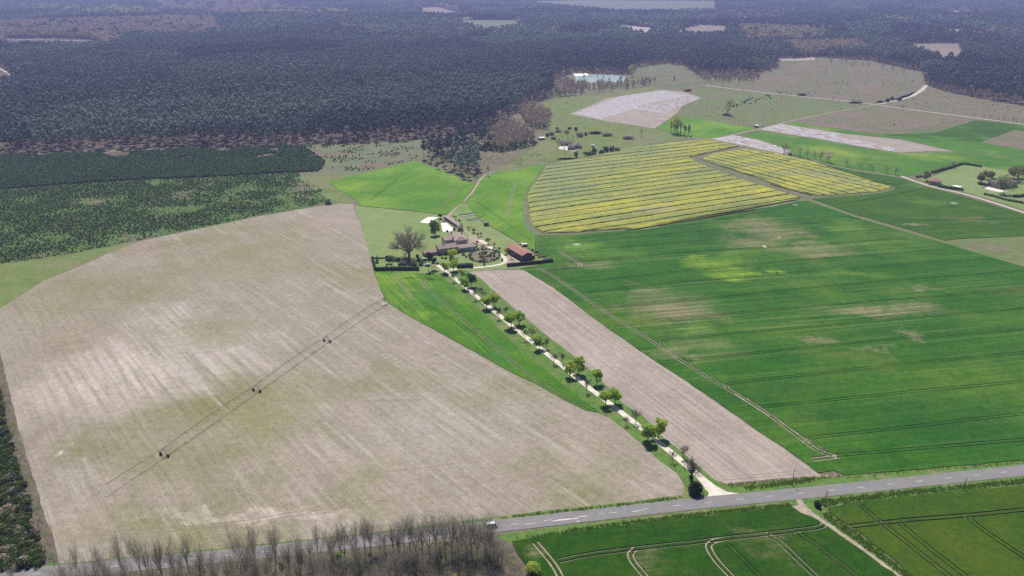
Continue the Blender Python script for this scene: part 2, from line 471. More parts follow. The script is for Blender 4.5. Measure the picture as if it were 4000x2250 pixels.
M['wheat_tri'] = field_mat('wheat_triangle', (0.038, 0.125, 0.007), (0.062, 0.15, 0.008), patch=(0.12, 0.22, 0.03), patch_scale=.02, patch_rng=(.55, .75),
    streak=(AVE, 1.6, 40, (0.16, 0.23, 0.04), .7), fine=(1.1, .22), mid=.05,
    spots=[pxspot(1000, 700, 60, 14, YG, .9), pxspot(1015, 740, 60, 25, (0.14, 0.23, 0.03), .7), pxspot(1080, 745, 35, 20, (0.035, 0.13, 0.025), .8), pxspot(1060, 790, 70, 12, YG, .6), pxspot(1250, 890, 60, 50, (0.025, 0.12, 0.022), .5)])
M['wheat_b'] = field_mat('wheat_behind', (0.062, 0.165, 0.012), (0.092, 0.19, 0.015), patch=(0.145, 0.25, 0.03), patch_scale=.012, patch_rng=(.5, .68),
    streak=(math.radians(60), 2.5, 60, (0.20, 0.28, 0.05), .6), fine=(.7, .15), mid=.03,
    spots=[pxspot(890, 470, 60, 14, YG, .8), pxspot(1180, 490, 20, 30, YG, .5), pxspot(1290, 510, 35, 14, YG, .6), pxspot(1230, 560, 40, 20, YG, .7), pxspot(1300, 440, 50, 8, YG, .6), pxspot(1050, 510, 90, 14, (0.04, 0.15, 0.022), .6)])
M['wheat_d'] = field_mat('wheat_right', (0.028, 0.082, 0.007), (0.042, 0.10, 0.007), patch=(0.085, 0.17, 0.025), patch_scale=.013, patch_rng=(.56, .72),
    streak=(TRAM, 2.6, 90, (0.09, 0.155, 0.03), .5), fine=(.7, .18), mid=.03, spots=[pxspot(2400, 512, 10, 2.5, PALE, .9), pxspot(2330, 505, 60, 8, LG, .6), pxspot(2300, 570, 30, 4, TAN, .7), pxspot(2450, 555, 60, 6, TAN, .4)])
M['wheat_far'] = field_mat('wheat_far', (0.068, 0.16, 0.015), (0.045, 0.13, 0.017), patch=(0.16, 0.235, 0.03), patch_scale=.007, patch_rng=(.5, .64), streak=(-.35, 5, 120, (0.16, 0.23, .04), .6), fine=(.4, .12), mid=.02)
M['wheat_front'] = field_mat('wheat_front', (0.014, 0.055, 0.002), (0.024, 0.070, 0.003), patch=(0.045, 0.085, 0.006), patch_scale=.02, patch_rng=(.54, .72),
    streak=(ROADA, 1.2, 30, (0.008, 0.04, 0.004), .7), fine=(1.6, .30), mid=.12,
    spots=[pxspot(1950, 1365, 60, 40, (0.17, 0.15, 0.07), .45), pxspot(1640, 1420, 60, 30, (0.17, 0.15, .07), .45), pxspot(1345, 1390, 30, 20, (0.22, 0.2, .1), .6)])
M['wheat_front2'] = field_mat('wheat_front_olive', (0.038, 0.082, 0.004), (0.027, 0.07, 0.005), patch=(0.06, 0.092, 0.005), patch_scale=.02, patch_rng=(.5, .72),
    streak=(ROADA, 1.0, 25, (0.07, 0.098, 0.006), .5), fine=(1.6, .28), mid=.1)
M['meadow'] = field_mat('meadow', (0.115, 0.155, 0.045), (0.145, 0.18, 0.06), patch=(0.17, 0.165, 0.085), patch_scale=.015, fine=(.9, .22), mid=.06)
M['lawn'] = field_mat('lawn', (0.165, 0.215, 0.075), (0.19, 0.235, 0.095), patch=(0.13, 0.21, 0.05), patch_scale=.02, fine=(.8, .14), mid=.08)
M['verge'] = field_mat('verge_grass', (0.075, 0.15, 0.03), (0.115, 0.175, 0.045), patch=(0.19, 0.185, 0.09), patch_scale=.05, patch_rng=(.54, .68), fine=(1.3, .28), mid=.2)
M['pasture'] = field_mat('pasture', (0.14, 0.16, 0.07), (0.11, 0.15, 0.05), patch=(0.165, 0.13, 0.09), patch_scale=.02, fine=(.7, .25), mid=.05)
M['scrub_ground'] = field_mat('scrub_ground', (0.055, 0.10, 0.03), (0.085, 0.135, 0.036), patch=(0.13, 0.12, 0.07), patch_scale=.018, patch_rng=(.55, .68), fine=(.7, .3), mid=.08)
M['heath_pale'] = field_mat('heath_pale', (0.15, 0.155, 0.095), (0.115, 0.145, 0.07), patch=(0.16, 0.12, 0.09), patch_scale=.02, fine=(.5, .3), mid=.06)
M['heath_brown'] = field_mat('heath_brown', (0.165, 0.14, 0.095), (0.13, 0.135, 0.072), patch=(0.19, 0.135, 0.11), patch_scale=.012, fine=(.45, .25), mid=.05)
M['clear_pale'] = field_mat('clearing_pale', (0.36, 0.32, 0.28), (0.30, 0.265, 0.225), fine=(.2, .15), mid=.02)
M['clear_brown'] = field_mat('clearing_brown', (0.20, 0.155, 0.13), (0.235, 0.19, 0.155), patch=(0.2, 0.17, .11), patch_scale=.01, fine=(.2, .2), mid=.02)
M['clear_green'] = field_mat('clearing_green', (0.12, 0.14, 0.085), (0.15, 0.155, 0.10), fine=(.2, .12), mid=.01)
M['litter'] = field_mat('leaf_litter', (0.105, 0.088, 0.066), (0.135, 0.115, 0.088), patch=(0.06, 0.085, 0.025), patch_scale=.06, fine=(1.6, .35), mid=.25)
M['gravel'] = field_mat('pale_gravel', (0.48, 0.43, 0.375), (0.39, 0.35, 0.305), fine=(1.8, .14), mid=.25)
M['gravel_drive'] = field_mat('drive_gravel', (0.62, 0.56, 0.48), (0.52, 0.465, 0.395), fine=(1.8, .14), mid=.25)
M['sand'] = field_mat('white_sand', (0.85, 0.82, 0.76), (0.78, 0.75, 0.70), fine=(1.5, .05), mid=.3)
M['dirt'] = field_mat('dirt_track', (0.36, 0.30, 0.24), (0.27, 0.22, 0.165), fine=(1.4, .25), mid=.3)
M['asphalt'] = field_mat('asphalt', (0.205, 0.195, 0.195), (0.18, 0.172, 0.175), streak=(ROADA, .5, 30, (0.25, 0.24, 0.238), .7), fine=(2.5, .08), mid=.3, rough=.8)
M['paint'] = field_mat('road_paint', (0.74, 0.73, 0.71), (0.6, 0.59, 0.57), fine=(3, .12), mid=1.0)
M['patching'] = field_mat('pale_repair', (0.56, 0.54, 0.51), (0.46, 0.44, 0.42), fine=(2, .2), mid=1.0)
M['plastic'] = field_mat('white_film', (0.66, 0.64, 0.66), (0.46, 0.44, 0.46), fine=(.9, .2), mid=.12, rough=.35, spec=.5)
M['rape'] = field_mat('rape_flower', (0.385, 0.35, 0.05), (0.28, 0.285, 0.06), patch=(0.19, 0.225, 0.08), patch_scale=.016, patch_rng=(.50, .68), streak=(RAPEA, 2.2, 70, (0.15, 0.19, .07), 1.0), streak_thr=(.38, .54), fine=(.9, .22), mid=.07,
    spots=[pxspot(1400, 450, 95, 60, (0.165, 0.215, 0.10), 1.0), pxspot(1480, 412, 120, 24, (0.185, 0.22, 0.115), 1.0), pxspot(1600, 385, 120, 14, (0.20, 0.235, 0.11), .85), pxspot(1370, 520, 40, 40, (0.18, 0.22, 0.09), .7),
           pxspot(1560, 470, 60, 18, (0.20, 0.24, 0.08), .55), pxspot(1650, 530, 50, 9, (0.30, 0.27, 0.16), .8), pxspot(1760, 480, 40, 12, (0.26, 0.29, .07), .6), pxspot(1540, 556, 30, 6, (0.28, .26, .15), .8),
           pxspot(1920, 412, 50, 10, (0.22, 0.25, 0.09), .7), pxspot(2030, 440, 70, 10, (0.24, 0.245, 0.12), .8), pxspot(2150, 460, 60, 9, (0.24, .25, .1), .7), pxspot(1700, 362, 60, 6, (0.3, .29, .08), .6)])
M['rape_low'] = field_mat('rape_stems', (0.11, 0.14, 0.04), (0.155, 0.165, 0.07), patch=(0.07, .10, .03), patch_scale=.03, fine=(.8, .3), mid=.1)
n = NT('pond_water')
n.principled((0.30, 0.40, 0.39), 0.3, n.noise(n.pos(), .5, 2), .02, .6)
M['water'] = n.m
M['pool'] = plain('white_cover', (0.84, 0.83, 0.82), .5, .06)
M['leaf'] = leaf_mat('spring_leaves', (0.27, 0.46, 0.07), (0.40, 0.54, 0.10), .5)
M['leaf_y'] = leaf_mat('young_leaves', (0.40, 0.50, 0.10), (0.50, 0.56, 0.13), .5)
M['leaf_d'] = leaf_mat('dark_leaves', (0.06, 0.19, 0.05), (0.09, 0.24, 0.06), .4)
M['leaf_o'] = leaf_mat('olive_leaves', (0.17, 0.20, 0.09), (0.23, 0.25, 0.11), .4)
M['leaf_pale'] = leaf_mat('pale_leaves', (0.32, 0.36, 0.16), (0.38, 0.40, 0.20), .45)
M['blossom'] = leaf_mat('blossom', (0.55, 0.50, 0.47), (0.62, 0.55, 0.50), .45)
M['needle'] = leaf_mat('pine_needles', (0.105, 0.155, 0.14), (0.20, 0.245, 0.205), .1, .5, .45)
M['needle_y'] = leaf_mat('young_needles', (0.07, 0.135, 0.065), (0.10, 0.17, 0.07), .3, .35)
M['ever'] = leaf_mat('evergreen', (0.035, 0.06, 0.04), (0.055, 0.085, 0.05), .2, .3)
M['thicket'] = leaf_mat('thicket_leaves', (0.08, 0.125, 0.045), (0.13, 0.175, 0.055), .35, .45)
M['tuft'] = leaf_mat('tall_grass', (0.12, 0.23, 0.045), (0.18, 0.28, 0.06), .3, .3)
M['straw'] = leaf_mat('dry_grass', (0.24, 0.20, 0.12), (0.30, 0.25, 0.16), .3, .25)
M['bark'] = plain('bark', (0.165, 0.148, 0.136), .95, .3, 1.5)
M['bark_pine'] = plain('pine_bark', (0.13, 0.085, 0.062), .95, .3, 1.0)
M['twig'] = leaf_mat('twigs', (0.37, 0.35, 0.34), (0.46, 0.435, 0.415), .3, .25)
M['twig_red'] = leaf_mat('reddish_twigs', (0.35, 0.285, 0.265), (0.42, 0.345, 0.32), .3, .25)
M['stone'] = plain('stone_wall', (0.36, 0.325, 0.30), .95, .22, 1.2, bump=.03)
M['render'] = plain('rendered_wall', (0.46, 0.42, 0.39), .95, .12, .8)
M['roof_grey'] = plain('weathered_tiles', (0.31, 0.235, 0.205), .9, .25, 1.6, bump=.04)
M['roof_dark'] = plain('dark_tiles', (0.155, 0.115, 0.105), .9, .25, 1.2, bump=.04)
M['roof_red'] = plain('red_tiles', (0.31, 0.15, 0.12), .9, .12, 1.3, bump=.04)
M['wood'] = plain('dark_boards', (0.125, 0.085, 0.07), .9, .25, 2.0)
M['wood_grey'] = plain('grey_boards', (0.16, 0.135, 0.125), .9, .25, 2.0)
M['white'] = plain('white_paint', (0.78, 0.77, 0.75), .6, .06)
M['glass'] = plain('dark_glass', (0.03, 0.035, 0.045), .12, .1, spec=.6)
M['steel'] = plain('dull_galvanised', (0.20, 0.195, 0.19), .55, .2, 3.0, .5)
M['rubber'] = plain('rubber', (0.02, 0.02, 0.02), .8, .2)
M['concrete'] = plain('concrete', (0.42, 0.40, 0.37), .9, .12)
M['car_white'] = plain('white_car_paint', (0.80, 0.80, 0.80), .25, .02, spec=.6)
M['car_yellow'] = plain('yellow_car_paint', (0.62, 0.43, 0.06), .25, .02, spec=.6)
M['car_grey'] = plain('grey_car_paint', (0.18, 0.185, 0.20), .25, .02, spec=.6)
M['red'] = plain('red_paint', (0.46, 0.075, 0.05), .5, .1)
M['lamp'] = plain('lamp_glass', (0.7, 0.7, 0.68), .15, .02, spec=.6)
M['terrace'] = plain('pale_paving', (0.58, 0.53, 0.47), .9, .15, .8)
M['gardensoil'] = plain('garden_soil', (0.15, 0.135, 0.09), .95, .3, 1.0)

# ------------------------------------------------------------------ ground, fields, tracks
R_ = 14000.0
gv = [(-R_, -900, 0), (R_, -900, 0), (R_, 16000, 0), (-R_, 16000, 0)]
tag(link('ground', mesh('ground', gv, [(0, 1, 2, 3)], M['ground'])), 'flat olive brown heath ground under all the fields', 'ground', None, 'structure')

# the pine wood's floor
FOREST_EDGE = [(-420, 405), (-200, 393), (0, 386), (283, 376), (567, 369), (858, 362), (1000, 354), (1142, 340), (1238, 323), (1262, 302), (1315, 275), (1335, 261), (1388, 245), (1392, 213), (1390, 202),
               (1428, 187), (1470, 185), (1530, 186), (1585, 187), (1612, 168), (1717, 163), (1757, 192), (1890, 192), (1954, 168), (1957, 150), (2050, 143), (2184, 152), (2317, 181), (2327, 214), (2384, 232), (2467, 249), (2576, 266), (2800, 300), (2990, 330)]
floor_pp = FOREST_EDGE + [(2990, -30), (-420, -30)]
sheet('forest_floor', floor_pp, 0.06, M['far_floor'], 'brown needle covered floor under the pine wood', 'ground', step=40, amp=3)

STUB_TOP = [(-60, 820), (0, 776), (37, 753), (110, 706), (187, 676), (267, 640), (333, 615), (383, 600), (500, 576), (633, 548), (767, 525), (858, 512), (888, 513)]
TRI_EDGE = [(940, 683), (955, 725), (973, 760), (1025, 793), (1092, 830), (1158, 866), (1225, 903), (1292, 940), (1348, 966), (1405, 999), (1475, 1034), (1505, 1040)]
stub_pp = STUB_TOP + [(905, 560), (930, 640)] + TRI_EDGE + [(1538, 1055), (1615, 1119), (1658, 1159), (1705, 1193), (1722, 1225), (1716, 1246), (1558, 1266), (1392, 1283), (1258, 1299), (1025, 1330), (858, 1349), (566, 1379), (333, 1402), (147, 1420),
          (140, 1379), (110, 1286), (73, 1166), (43, 1066), (20, 966), (0, 883), (-30, 850)]
stub_tracks = []
for pp, g, w in (([(700, 1300), (860, 1270), (1010, 1250)], 2.2, .35), ([(560, 1325), (760, 1290), (900, 1282)], 2.2, .3), ([(910, 1010), (1010, 1008), (1060, 1008)], .9, .3),
                 ([(900, 1195), (1130, 1172), (1260, 1137), (1380, 1103), (1470, 1068)], .1, .35), ([(1300, 968), (1400, 1020), (1490, 1062), (1560, 1100)], 2.0, .3), ([(1090, 850), (1180, 900), (1290, 960)], 2.0, .35),
                 ([(12, 810), (60, 770), (130, 715), (230, 668)], 2.2, .35), ([(0, 815), (35, 795), (38, 785), (20, 770)], 2.0, .5), ([(250, 1345), (480, 1330), (640, 1312)], 2.1, .35), ([(100, 1180), (130, 1300), (150, 1390)], 2.2, .4),
                 ([(880, 520), (905, 590), (925, 660), (950, 740)], 2.0, .35)):
    stub_tracks += wheel_pair(pp, g, w)
crop_slab('stubble_field', stub_pp, 0.085, stub_tracks, M['stubble'], M['soil'], 'large pale pinkish stubble field with the irrigation machine standing in it', 'stubble field')
sheet('meadow_field', [(-200, 690), (0, 666), (167, 642), (300, 616), (350, 606), (383, 600), (333, 615), (267, 640), (187, 676), (110, 706), (37, 753), (0, 776), (-60, 820), (-200, 900)], 0.05, M['meadow'], 'green grass strip between the scrub and the stubble field', 'meadow')
DENSE = [(-260, 408), (-100, 395), (0, 391), (100, 389), (300, 383), (500, 374), (733, 368), (767, 371), (800, 392), (817, 408), (812, 420), (800, 431), (667, 437), (500, 447), (333, 453), (167, 463), (0, 477), (-260, 505)]
SCRUB = [(-260, 506), (0, 478), (167, 464), (333, 454), (500, 448), (667, 438), (750, 434), (775, 455), (812, 480), (832, 506), (767, 523), (633, 546), (500, 574), (383, 598), (300, 614), (167, 640), (0, 664), (-260, 700)]
sheet('scrub_ground', SCRUB[:4] + SCRUB[4:], 0.045, M['scrub_ground'], 'rough grass between the rows of young pines', 'ground')
sheet('plantation_ground', DENSE, 0.05, M['far_floor'], 'dark ground under the dense young pine plantation', 'ground')
sheet('heath_field', [(770, 367), (1000, 356), (1060, 352), (1090, 378), (1048, 396), (1040, 404), (900, 436), (822, 456), (790, 470), (750, 436), (802, 433), (835, 424), (818, 408)], 0.05, M['heath_pale'], 'pale heath strip between plantation and pine clump', 'heath')
sheet('meadow_field', [(750, 445), (900, 437), (1042, 404), (1062, 409), (870, 470), (885, 512), (835, 508)], 0.055, M['meadow'], 'olive grass margin above the bright wheat behind the farm', 'meadow')
crop_slab('wheat_field', [(822, 459), (900, 440), (990, 420), (1046, 405), (1065, 413), (1115, 430), (1158, 450), (1182, 459), (1197, 464), (1165, 509), (1147, 520), (1124, 538), (1112, 540), (1058, 533), (958, 523), (908, 518), (882, 495), (850, 476)], .3,
    wheel_pair([(1098, 535), (1125, 506), (1150, 470)]) + wheel_pair([(930, 505), (1000, 450)], w=.4), M['wheat_b'], M['soil'], 'bright green wheat field left of the track behind the farm', 'wheat field')
STRIP_R = [(1318, 680), (1392, 723), (1492, 800), (1625, 893), (1712, 950), (1800, 1009), (1884, 1069), (1970, 1126), (2054, 1188)]
crop_slab('wheat_field', [(1212, 449), (1242, 437), (1300, 428), (1372, 413), (1352, 443), (1325, 483), (1319, 503), (1315, 540), (1322, 572), (1346, 593), (1345, 634), (1275, 593), (1202, 550), (1174, 510), (1190, 486)], .3,
    wheel_pair([(1275, 545), (1284, 500), (1296, 455)]) + wheel_pair([(1199, 508), (1275, 560), (1340, 612)], w=.4), M['wheat_b'], M['soil'], 'bright green wheat wedge between the track and the yellow rape', 'wheat field')
TRAMS = [[(2052, 1120), (2072, 1140), (2096, 1148), (2200, 1138), (2576, 1107), (2760, 1091)], [(2024, 1118), (2034, 1104), (2060, 1100), (2217, 1083), (2576, 1041), (2780, 1020)],
         [(1872, 1000), (1893, 1020), (1930, 1026), (2217, 993), (2484, 969), (2720, 947)], [(1838, 985), (1824, 972), (1840, 964), (2150, 930), (2284, 915), (2576, 888), (2740, 872)],
         [(1685, 880), (1705, 905), (1735, 908), (1884, 890), (2217, 856), (2576, 830), (2720, 819)], [(1668, 868), (1662, 857), (1700, 852), (1950, 830), (2217, 806), (2576, 776), (2720, 764)],
         [(1590, 813), (1717, 800), (1950, 780), (2217, 756), (2576, 730), (2700, 721)], [(1530, 775), (1717, 757), (1884, 740), (2150, 713), (2384, 696), (2600, 680)],
         [(1480, 736), (1717, 710), (1950, 690), (2250, 668), (2480, 653)], [(1440, 712), (1717, 683), (1884, 667), (2117, 646), (2380, 628)], [(1430, 660), (1717, 636), (1950, 622), (2284, 601)],
         [(1480, 628), (1750, 606), (1950, 596), (2210, 578)], [(1440, 612), (1717, 586), (1884, 571), (2150, 556)], [(1460, 600), (1717, 570), (1850, 548), (2000, 516)]]
big_tracks = []
for t in TRAMS: big_tracks += wheel_pair(t, 2.0, .46, 2)
big_tracks += wheel_pair([(1352, 672), (1392, 694), (1450, 735), (1530, 790), (1620, 845), (1690, 893), (1780, 950), (1850, 990), (1930, 1040), (2000, 1092), (2060, 1138), (2110, 1150)], 2.0, .88)
big_tracks += wheel_pair([(2110, 1149), (2040, 1157)], 2.1, 1.05) + wheel_pair([(1410, 632), (1425, 645), (1455, 660), (1462, 668), (1450, 674), (1420, 675), (1360, 681)], 2.0, 1.0)
big_tracks += ribbon_quads([D(1350, 592), D(1400, 628), D(1412, 640)], .5)
big_tracks += ribbon_quads(smooth_line([D(2105, 1150), D(1990, 1080), D(1910, 1030), D(1840, 985)]), .6)
big_pp = [(1345, 634), (1346, 593), (1442, 591), (1525, 584), (1625, 577), (1717, 560), (1817, 544), (1917, 524), (2008, 507), (2036, 507), (2150, 547), (2284, 585), (2384, 615), (2484, 645), (2576, 672), (2800, 735), (2800, 1150), (2576, 1159), (2417, 1172), (2284, 1183), (2120, 1196), (2097, 1184), (2060, 1190)] + STRIP_R[::-1] + [(1310, 676), (1392, 659)]
crop_slab('wheat_field', big_pp, .30, big_tracks, M['wheat_big'], M['soil'], 'largest green wheat field with tramlines, right of the bare strip', 'wheat field')
sheet('ditch_bank', [(2010, 503), (2040, 500), (2150, 541), (2284, 579), (2384, 608), (2500, 640), (2576, 660), (2800, 720), (2800, 745), (2576, 675), (2484, 647), (2384, 617), (2284, 587), (2150, 549), (2030, 509)], .045, M['pasture'], 'brown grassy ditch bank between two wheat fields', 'bank', amp=1.0, step=3)
crop_slab('wheat_field', [(2042, 501), (2084, 497), (2167, 491), (2217, 486), (2246, 479), (2254, 472), (2200, 457), (2117, 430), (2050, 407), (1990, 390), (1996, 388), (2070, 412), (2130, 426), (2200, 438), (2267, 448), (2296, 458), (2334, 470), (2417, 492), (2500, 517), (2576, 539), (2760, 590), (2760, 600), (2576, 594), (2434, 600), (2375, 605), (2284, 577), (2150, 539)], .34,
    wheel_pair([(2120, 512), (2217, 498), (2300, 480), (2330, 472)], w=.5) + wheel_pair([(2240, 552), (2400, 556), (2600, 548)], w=.5) + wheel_pair([(2200, 458), (2300, 470)], w=.5), M['wheat_d'], M['soil_dark'], 'dark green wheat field between ditch and farm road', 'wheat field')
sheet('pasture_field', [(2376, 607), (2434, 601), (2576, 595), (2760, 601), (2760, 720), (2576, 662), (2484, 640)], .04, M['pasture'], 'brownish pasture beyond the ditch at the edge of view', 'pasture')

# yellow rape, in flowering bands
RAPE1 = [(1325, 487), (1352, 447), (1374, 416), (1492, 393), (1600, 370), (1717, 356), (1797, 353), (1862, 368), (1790, 384), (1738, 396), (1752, 407), (1884, 457), (1984, 487), (2020, 498), (2006, 504), (1917, 520), (1817, 540), (1717, 556), (1625, 573), (1525, 580), (1442, 586), (1365, 588), (1337, 570), (1328, 540), (1324, 503)]
RAPE2 = [(1762, 401), (1796, 385), (1877, 374), (1984, 391), (2050, 409), (2117, 432), (2200, 459), (2250, 473), (2215, 483), (2084, 494), (2052, 492), (1995, 480), (1884, 442)]
def rape(pp, ang, pitch, gap, label, seed):
    base = sheet('rape_field', pp, .06, M['rape_low'], label, 'rape field', amp=.8)
    poly = wpoly(pp); A = np.array([(p.x, p.y) for p in poly])
    u = np.array([math.cos(ang), math.sin(ang)]); v = np.array([-math.sin(ang), math.cos(ang)])
    U, V_ = A @ u, A @ v
    vv = V_.min() + pitch * .4; k = 0; r = random.Random(seed)
    while vv < V_.max():
        hw = pitch / 2 - gap / 2
        def ends(w):
            xs = []
            for i in range(len(U)):
                a, b = i, (i + 1) % len(U)
                if (V_[a] > w) != (V_[b] > w): xs.append(U[a] + (w - V_[a]) / (V_[b] - V_[a]) * (U[b] - U[a]))
            return sorted(xs)
        prof = [(-1.0, .1), (-.97, 1.0), (-.6, 1.1), (-.2, 1.02), (.2, 1.1), (.6, 1.04), (.97, 1.0), (1.0, .1)]
        E = [ends(vv + a * hw * .98) for a, h in prof]; E0 = ends(vv)
        for q in range(0, len(E0) - 1, 2):
            if E0[q + 1] - E0[q] < 8: continue
            ee = [(e[q], e[q + 1]) if len(e) > q + 1 else (E0[q], E0[q + 1]) for e in E]
            ns = max(3, int((E0[q + 1] - E0[q]) / 2.2)); vs, fs = [], []
            for i in range(ns + 1):
                endf = min(1, (min(i, ns - i)) / 2 + .35)
                for (a, h), (e0, e1) in zip(prof, ee):
                    s = e0 + 1.5 + (e1 - e0 - 3) * i / ns
                    wv = a * hw + (r.uniform(-.25, .25) if abs(a) > .9 else r.uniform(-.2, .2)) + 1.1 * mnoise.noise(Vector((s * .012, vv * .05, seed)))
                    c = u * (s + r.uniform(-.5, .5)) + v * (vv + wv)
                    vs.append((c[0], c[1], .06 + (1.1 * h * endf * r.uniform(.8, 1.14) if h > .2 else .0)))
                if i:
                    m_ = len(prof); b = i * m_
                    fs += [(b - m_ + j, b + j, b + j + 1, b - m_ + j + 1) for j in range(m_ - 1)]
            link('crop_band', mesh('crop_band', vs, [f[::-1] for f in fs], M['rape']), base)
        vv += pitch * r.uniform(.97, 1.03); k += 1
    return base
a1 = D(1990, 480) - D(1420, 566); a2 = D(2200, 470) - D(1850, 385)
rape(RAPE1, math.atan2(a1.y, a1.x), 13.2, 1.7, 'yellow flowering rape field with dark lines, larger block', 3)
rape(RAPE2, math.atan2(a2.y, a2.x), 11.5, 1.5, 'yellow flowering rape field right of the diagonal path', 5)
path('rape_path', [(1735, 393), (1754, 404), (1884, 452), (1984, 483), (2035, 498), (2050, 502)], 4.5, .07, M['heath_pale'], 'rough path cutting the rape field in two', 'path', jit=.8)
path('rape_margin', [(1370, 413), (1345, 447), (1321, 487), (1318, 540), (1330, 578), (1352, 592), (1442, 590), (1525, 583), (1625, 575), (1717, 558), (1817, 542), (1917, 522), (2008, 505), (2060, 499), (2167, 490), (2230, 482), (2256, 472)], 4.0, .065, M['heath_pale'], 'pale rough margin round the foot of the rape', 'path', jit=1.0)
path('field_edge', [(1560, 584), (1625, 577), (1717, 561), (1817, 545), (1917, 524), (2000, 508)], 2.2, .075, M['soil'], 'bare earth edge below the rape', 'path', jit=.8)

# bare strip, wheat triangle, verges, avenue drive
crop_slab('bare_field', [(1178, 684), (1258, 679)] + STRIP_R + [(2067, 1198), (2110, 1190), (2122, 1198), (2017, 1200), (1917, 1208), (1827, 1217), (1800, 1209), (1750, 1166), (1717, 1139), (1678, 1109), (1618, 1049), (1558, 1006), (1524, 969), (1512, 957), (1458, 908), (1375, 843), (1292, 776), (1252, 740), (1208, 700)], .075,
    wheel_pair([(1290, 700), (1310, 722), (1400, 790), (1520, 880), (1640, 970), (1760, 1060), (1880, 1150), (1925, 1185)], 2.0, .42) + wheel_pair([(1340, 700), (1480, 800), (1620, 905), (1760, 1010), (1900, 1112), (2000, 1185)], 2.0, .3) +
    wheel_pair([(1260, 756), (1380, 855), (1500, 950), (1640, 1060), (1740, 1145)], 2.2, .35) + wheel_pair([(1240, 722), (1270, 712), (1300, 714), (1320, 728)], 2.0, .3) + wheel_pair([(1690, 1060), (1735, 1085), (1765, 1075), (1755, 1055), (1730, 1040)], 1.6, .3) +
    wheel_pair([(1810, 1205), (1900, 1198), (2030, 1188)], 2.0, .35), M['bare'], M['soil'], 'bare tilled soil strip right of the tree avenue', 'bare field')
crop_slab('wheat_field', [(946, 684), (1010, 684), (1100, 692), (1118, 700), (1150, 728), (1180, 757), (1215, 789), (1255, 828), (1295, 868), (1330, 897), (1370, 930), (1420, 972), (1465, 1006), (1505, 1036)] + TRI_EDGE[::-1][1:], .3,
    wheel_pair([(1093, 704), (1066, 703), (1063, 712), (1090, 740), (1158, 800), (1225, 856), (1292, 913), (1358, 963), (1430, 1005), (1500, 1036)], 2.0, .6) + wheel_pair([(1009, 702), (1040, 699), (1075, 701), (1110, 706)], 1.8, .5) +
    wheel_pair([(990, 684), (1000, 700), (1015, 722), (1040, 755)], 1.9, .55) + wheel_pair([(1060, 760), (1110, 788), (1170, 826), (1225, 860)], 1.6, .28) + ribbon_quads([D(1100, 733), D(1140, 768)], .4), M['wheat_tri'], M['soil'], 'bright green wheat triangle left of the tree avenue', 'wheat field')
sheet('avenue_verge', [(1090, 690), (1178, 680), (1210, 700), (1254, 740), (1294, 776), (1377, 843), (1460, 906), (1514, 953), (1524, 976), (1560, 1006), (1620, 1049), (1680, 1109), (1720, 1139), (1752, 1166), (1803, 1209), (1835, 1222), (2060, 1196), (2125, 1194), (2284, 1181), (2576, 1157), (2900, 1125), (2900, 1145), (2576, 1175), (2050, 1228), (1780, 1255), (1525, 1283), (1258, 1313), (858, 1365), (566, 1393), (147, 1428), (0, 1442), (-150, 1455), (-150, 1440), (147, 1416), (566, 1375), (1258, 1296), (1558, 1262), (1714, 1243), (1720, 1225), (1703, 1193), (1656, 1159), (1613, 1119), (1536, 1055), (1503, 1038), (1420, 972), (1330, 897), (1255, 828), (1180, 757), (1118, 700)], .05, M['verge'], 'grass verge of the avenue and along the road', 'verge', amp=.4, step=4)
drive_l = [(1100, 667), (1118, 680), (1145, 701), (1175, 726), (1208, 753), (1235, 776), (1265, 801), (1302, 832), (1332, 855), (1368, 884), (1405, 914), (1445, 946), (1468, 965), (1498, 988), (1545, 1024), (1592, 1060), (1635, 1094), (1675, 1127), (1714, 1160), (1750, 1190), (1772, 1213), (1790, 1233), (1812, 1252)]
path('driveway', drive_l, [3.0] * 22 + [3.6, 4.5, 8], .10, M['gravel_drive'], 'straight pale gravel drive between the avenue trees', 'driveway', 1, jit=.18)
sheet('driveway_mouth', [(1758, 1190), (1772, 1200), (1800, 1222), (1830, 1238), (1862, 1242), (1830, 1248), (1776, 1254), (1783, 1243), (1779, 1228), (1762, 1208)], .104, M['gravel_drive'], 'pale gravel mouth where drive meets the road', 'driveway', amp=.1)

ROAD = [(-260, 1478), (0, 1453), (233, 1430), (566, 1399), (858, 1368), (1050, 1347), (1255, 1323), (1388, 1308), (1717, 1270), (2007, 1242), (2217, 1221), (2576, 1183), (2900, 1149)]
road = path('road', ROAD, 7.0, .12, M['asphalt'], 'grey two-lane country road crossing the foreground', 'road', 2, jit=.05)
rl = smooth_line([D(*p) for p in ROAD], 2)
acc = [0.0]
for a, b in zip(rl, rl[1:]): acc.append(acc[-1] + (b - a).length)
def on_road(s):
    i = min(len(acc) - 2, max(0, int(np.searchsorted(acc, s)) - 1)); t = (s - acc[i]) / (acc[i + 1] - acc[i])
    p = rl[i].lerp(rl[i + 1], t); d = (rl[i + 1] - rl[i]).normalized(); return p, d
s_anchor = min(range(0, int(acc[-1]) * 10), key=lambda q: (on_road(q / 10)[0] - crop(2800, 1750, 2.1467)(187, 425)).length) / 10
dm = None
k0 = int(s_anchor // 13)
dash_me = mesh('road_marking', [(-1.5, -.075, 0), (1.5, -.075, 0), (1.5, .075, 0), (-1.5, .075, 0)], [(0, 1, 2, 3)], M['paint'])
for k in range(-k0, int((acc[-1] - s_anchor) // 13)):
    p, d = on_road(s_anchor + 13 * k)
    link('road_marking', dash_me, road, (p.x, p.y, .128), math.atan2(d.y, d.x))
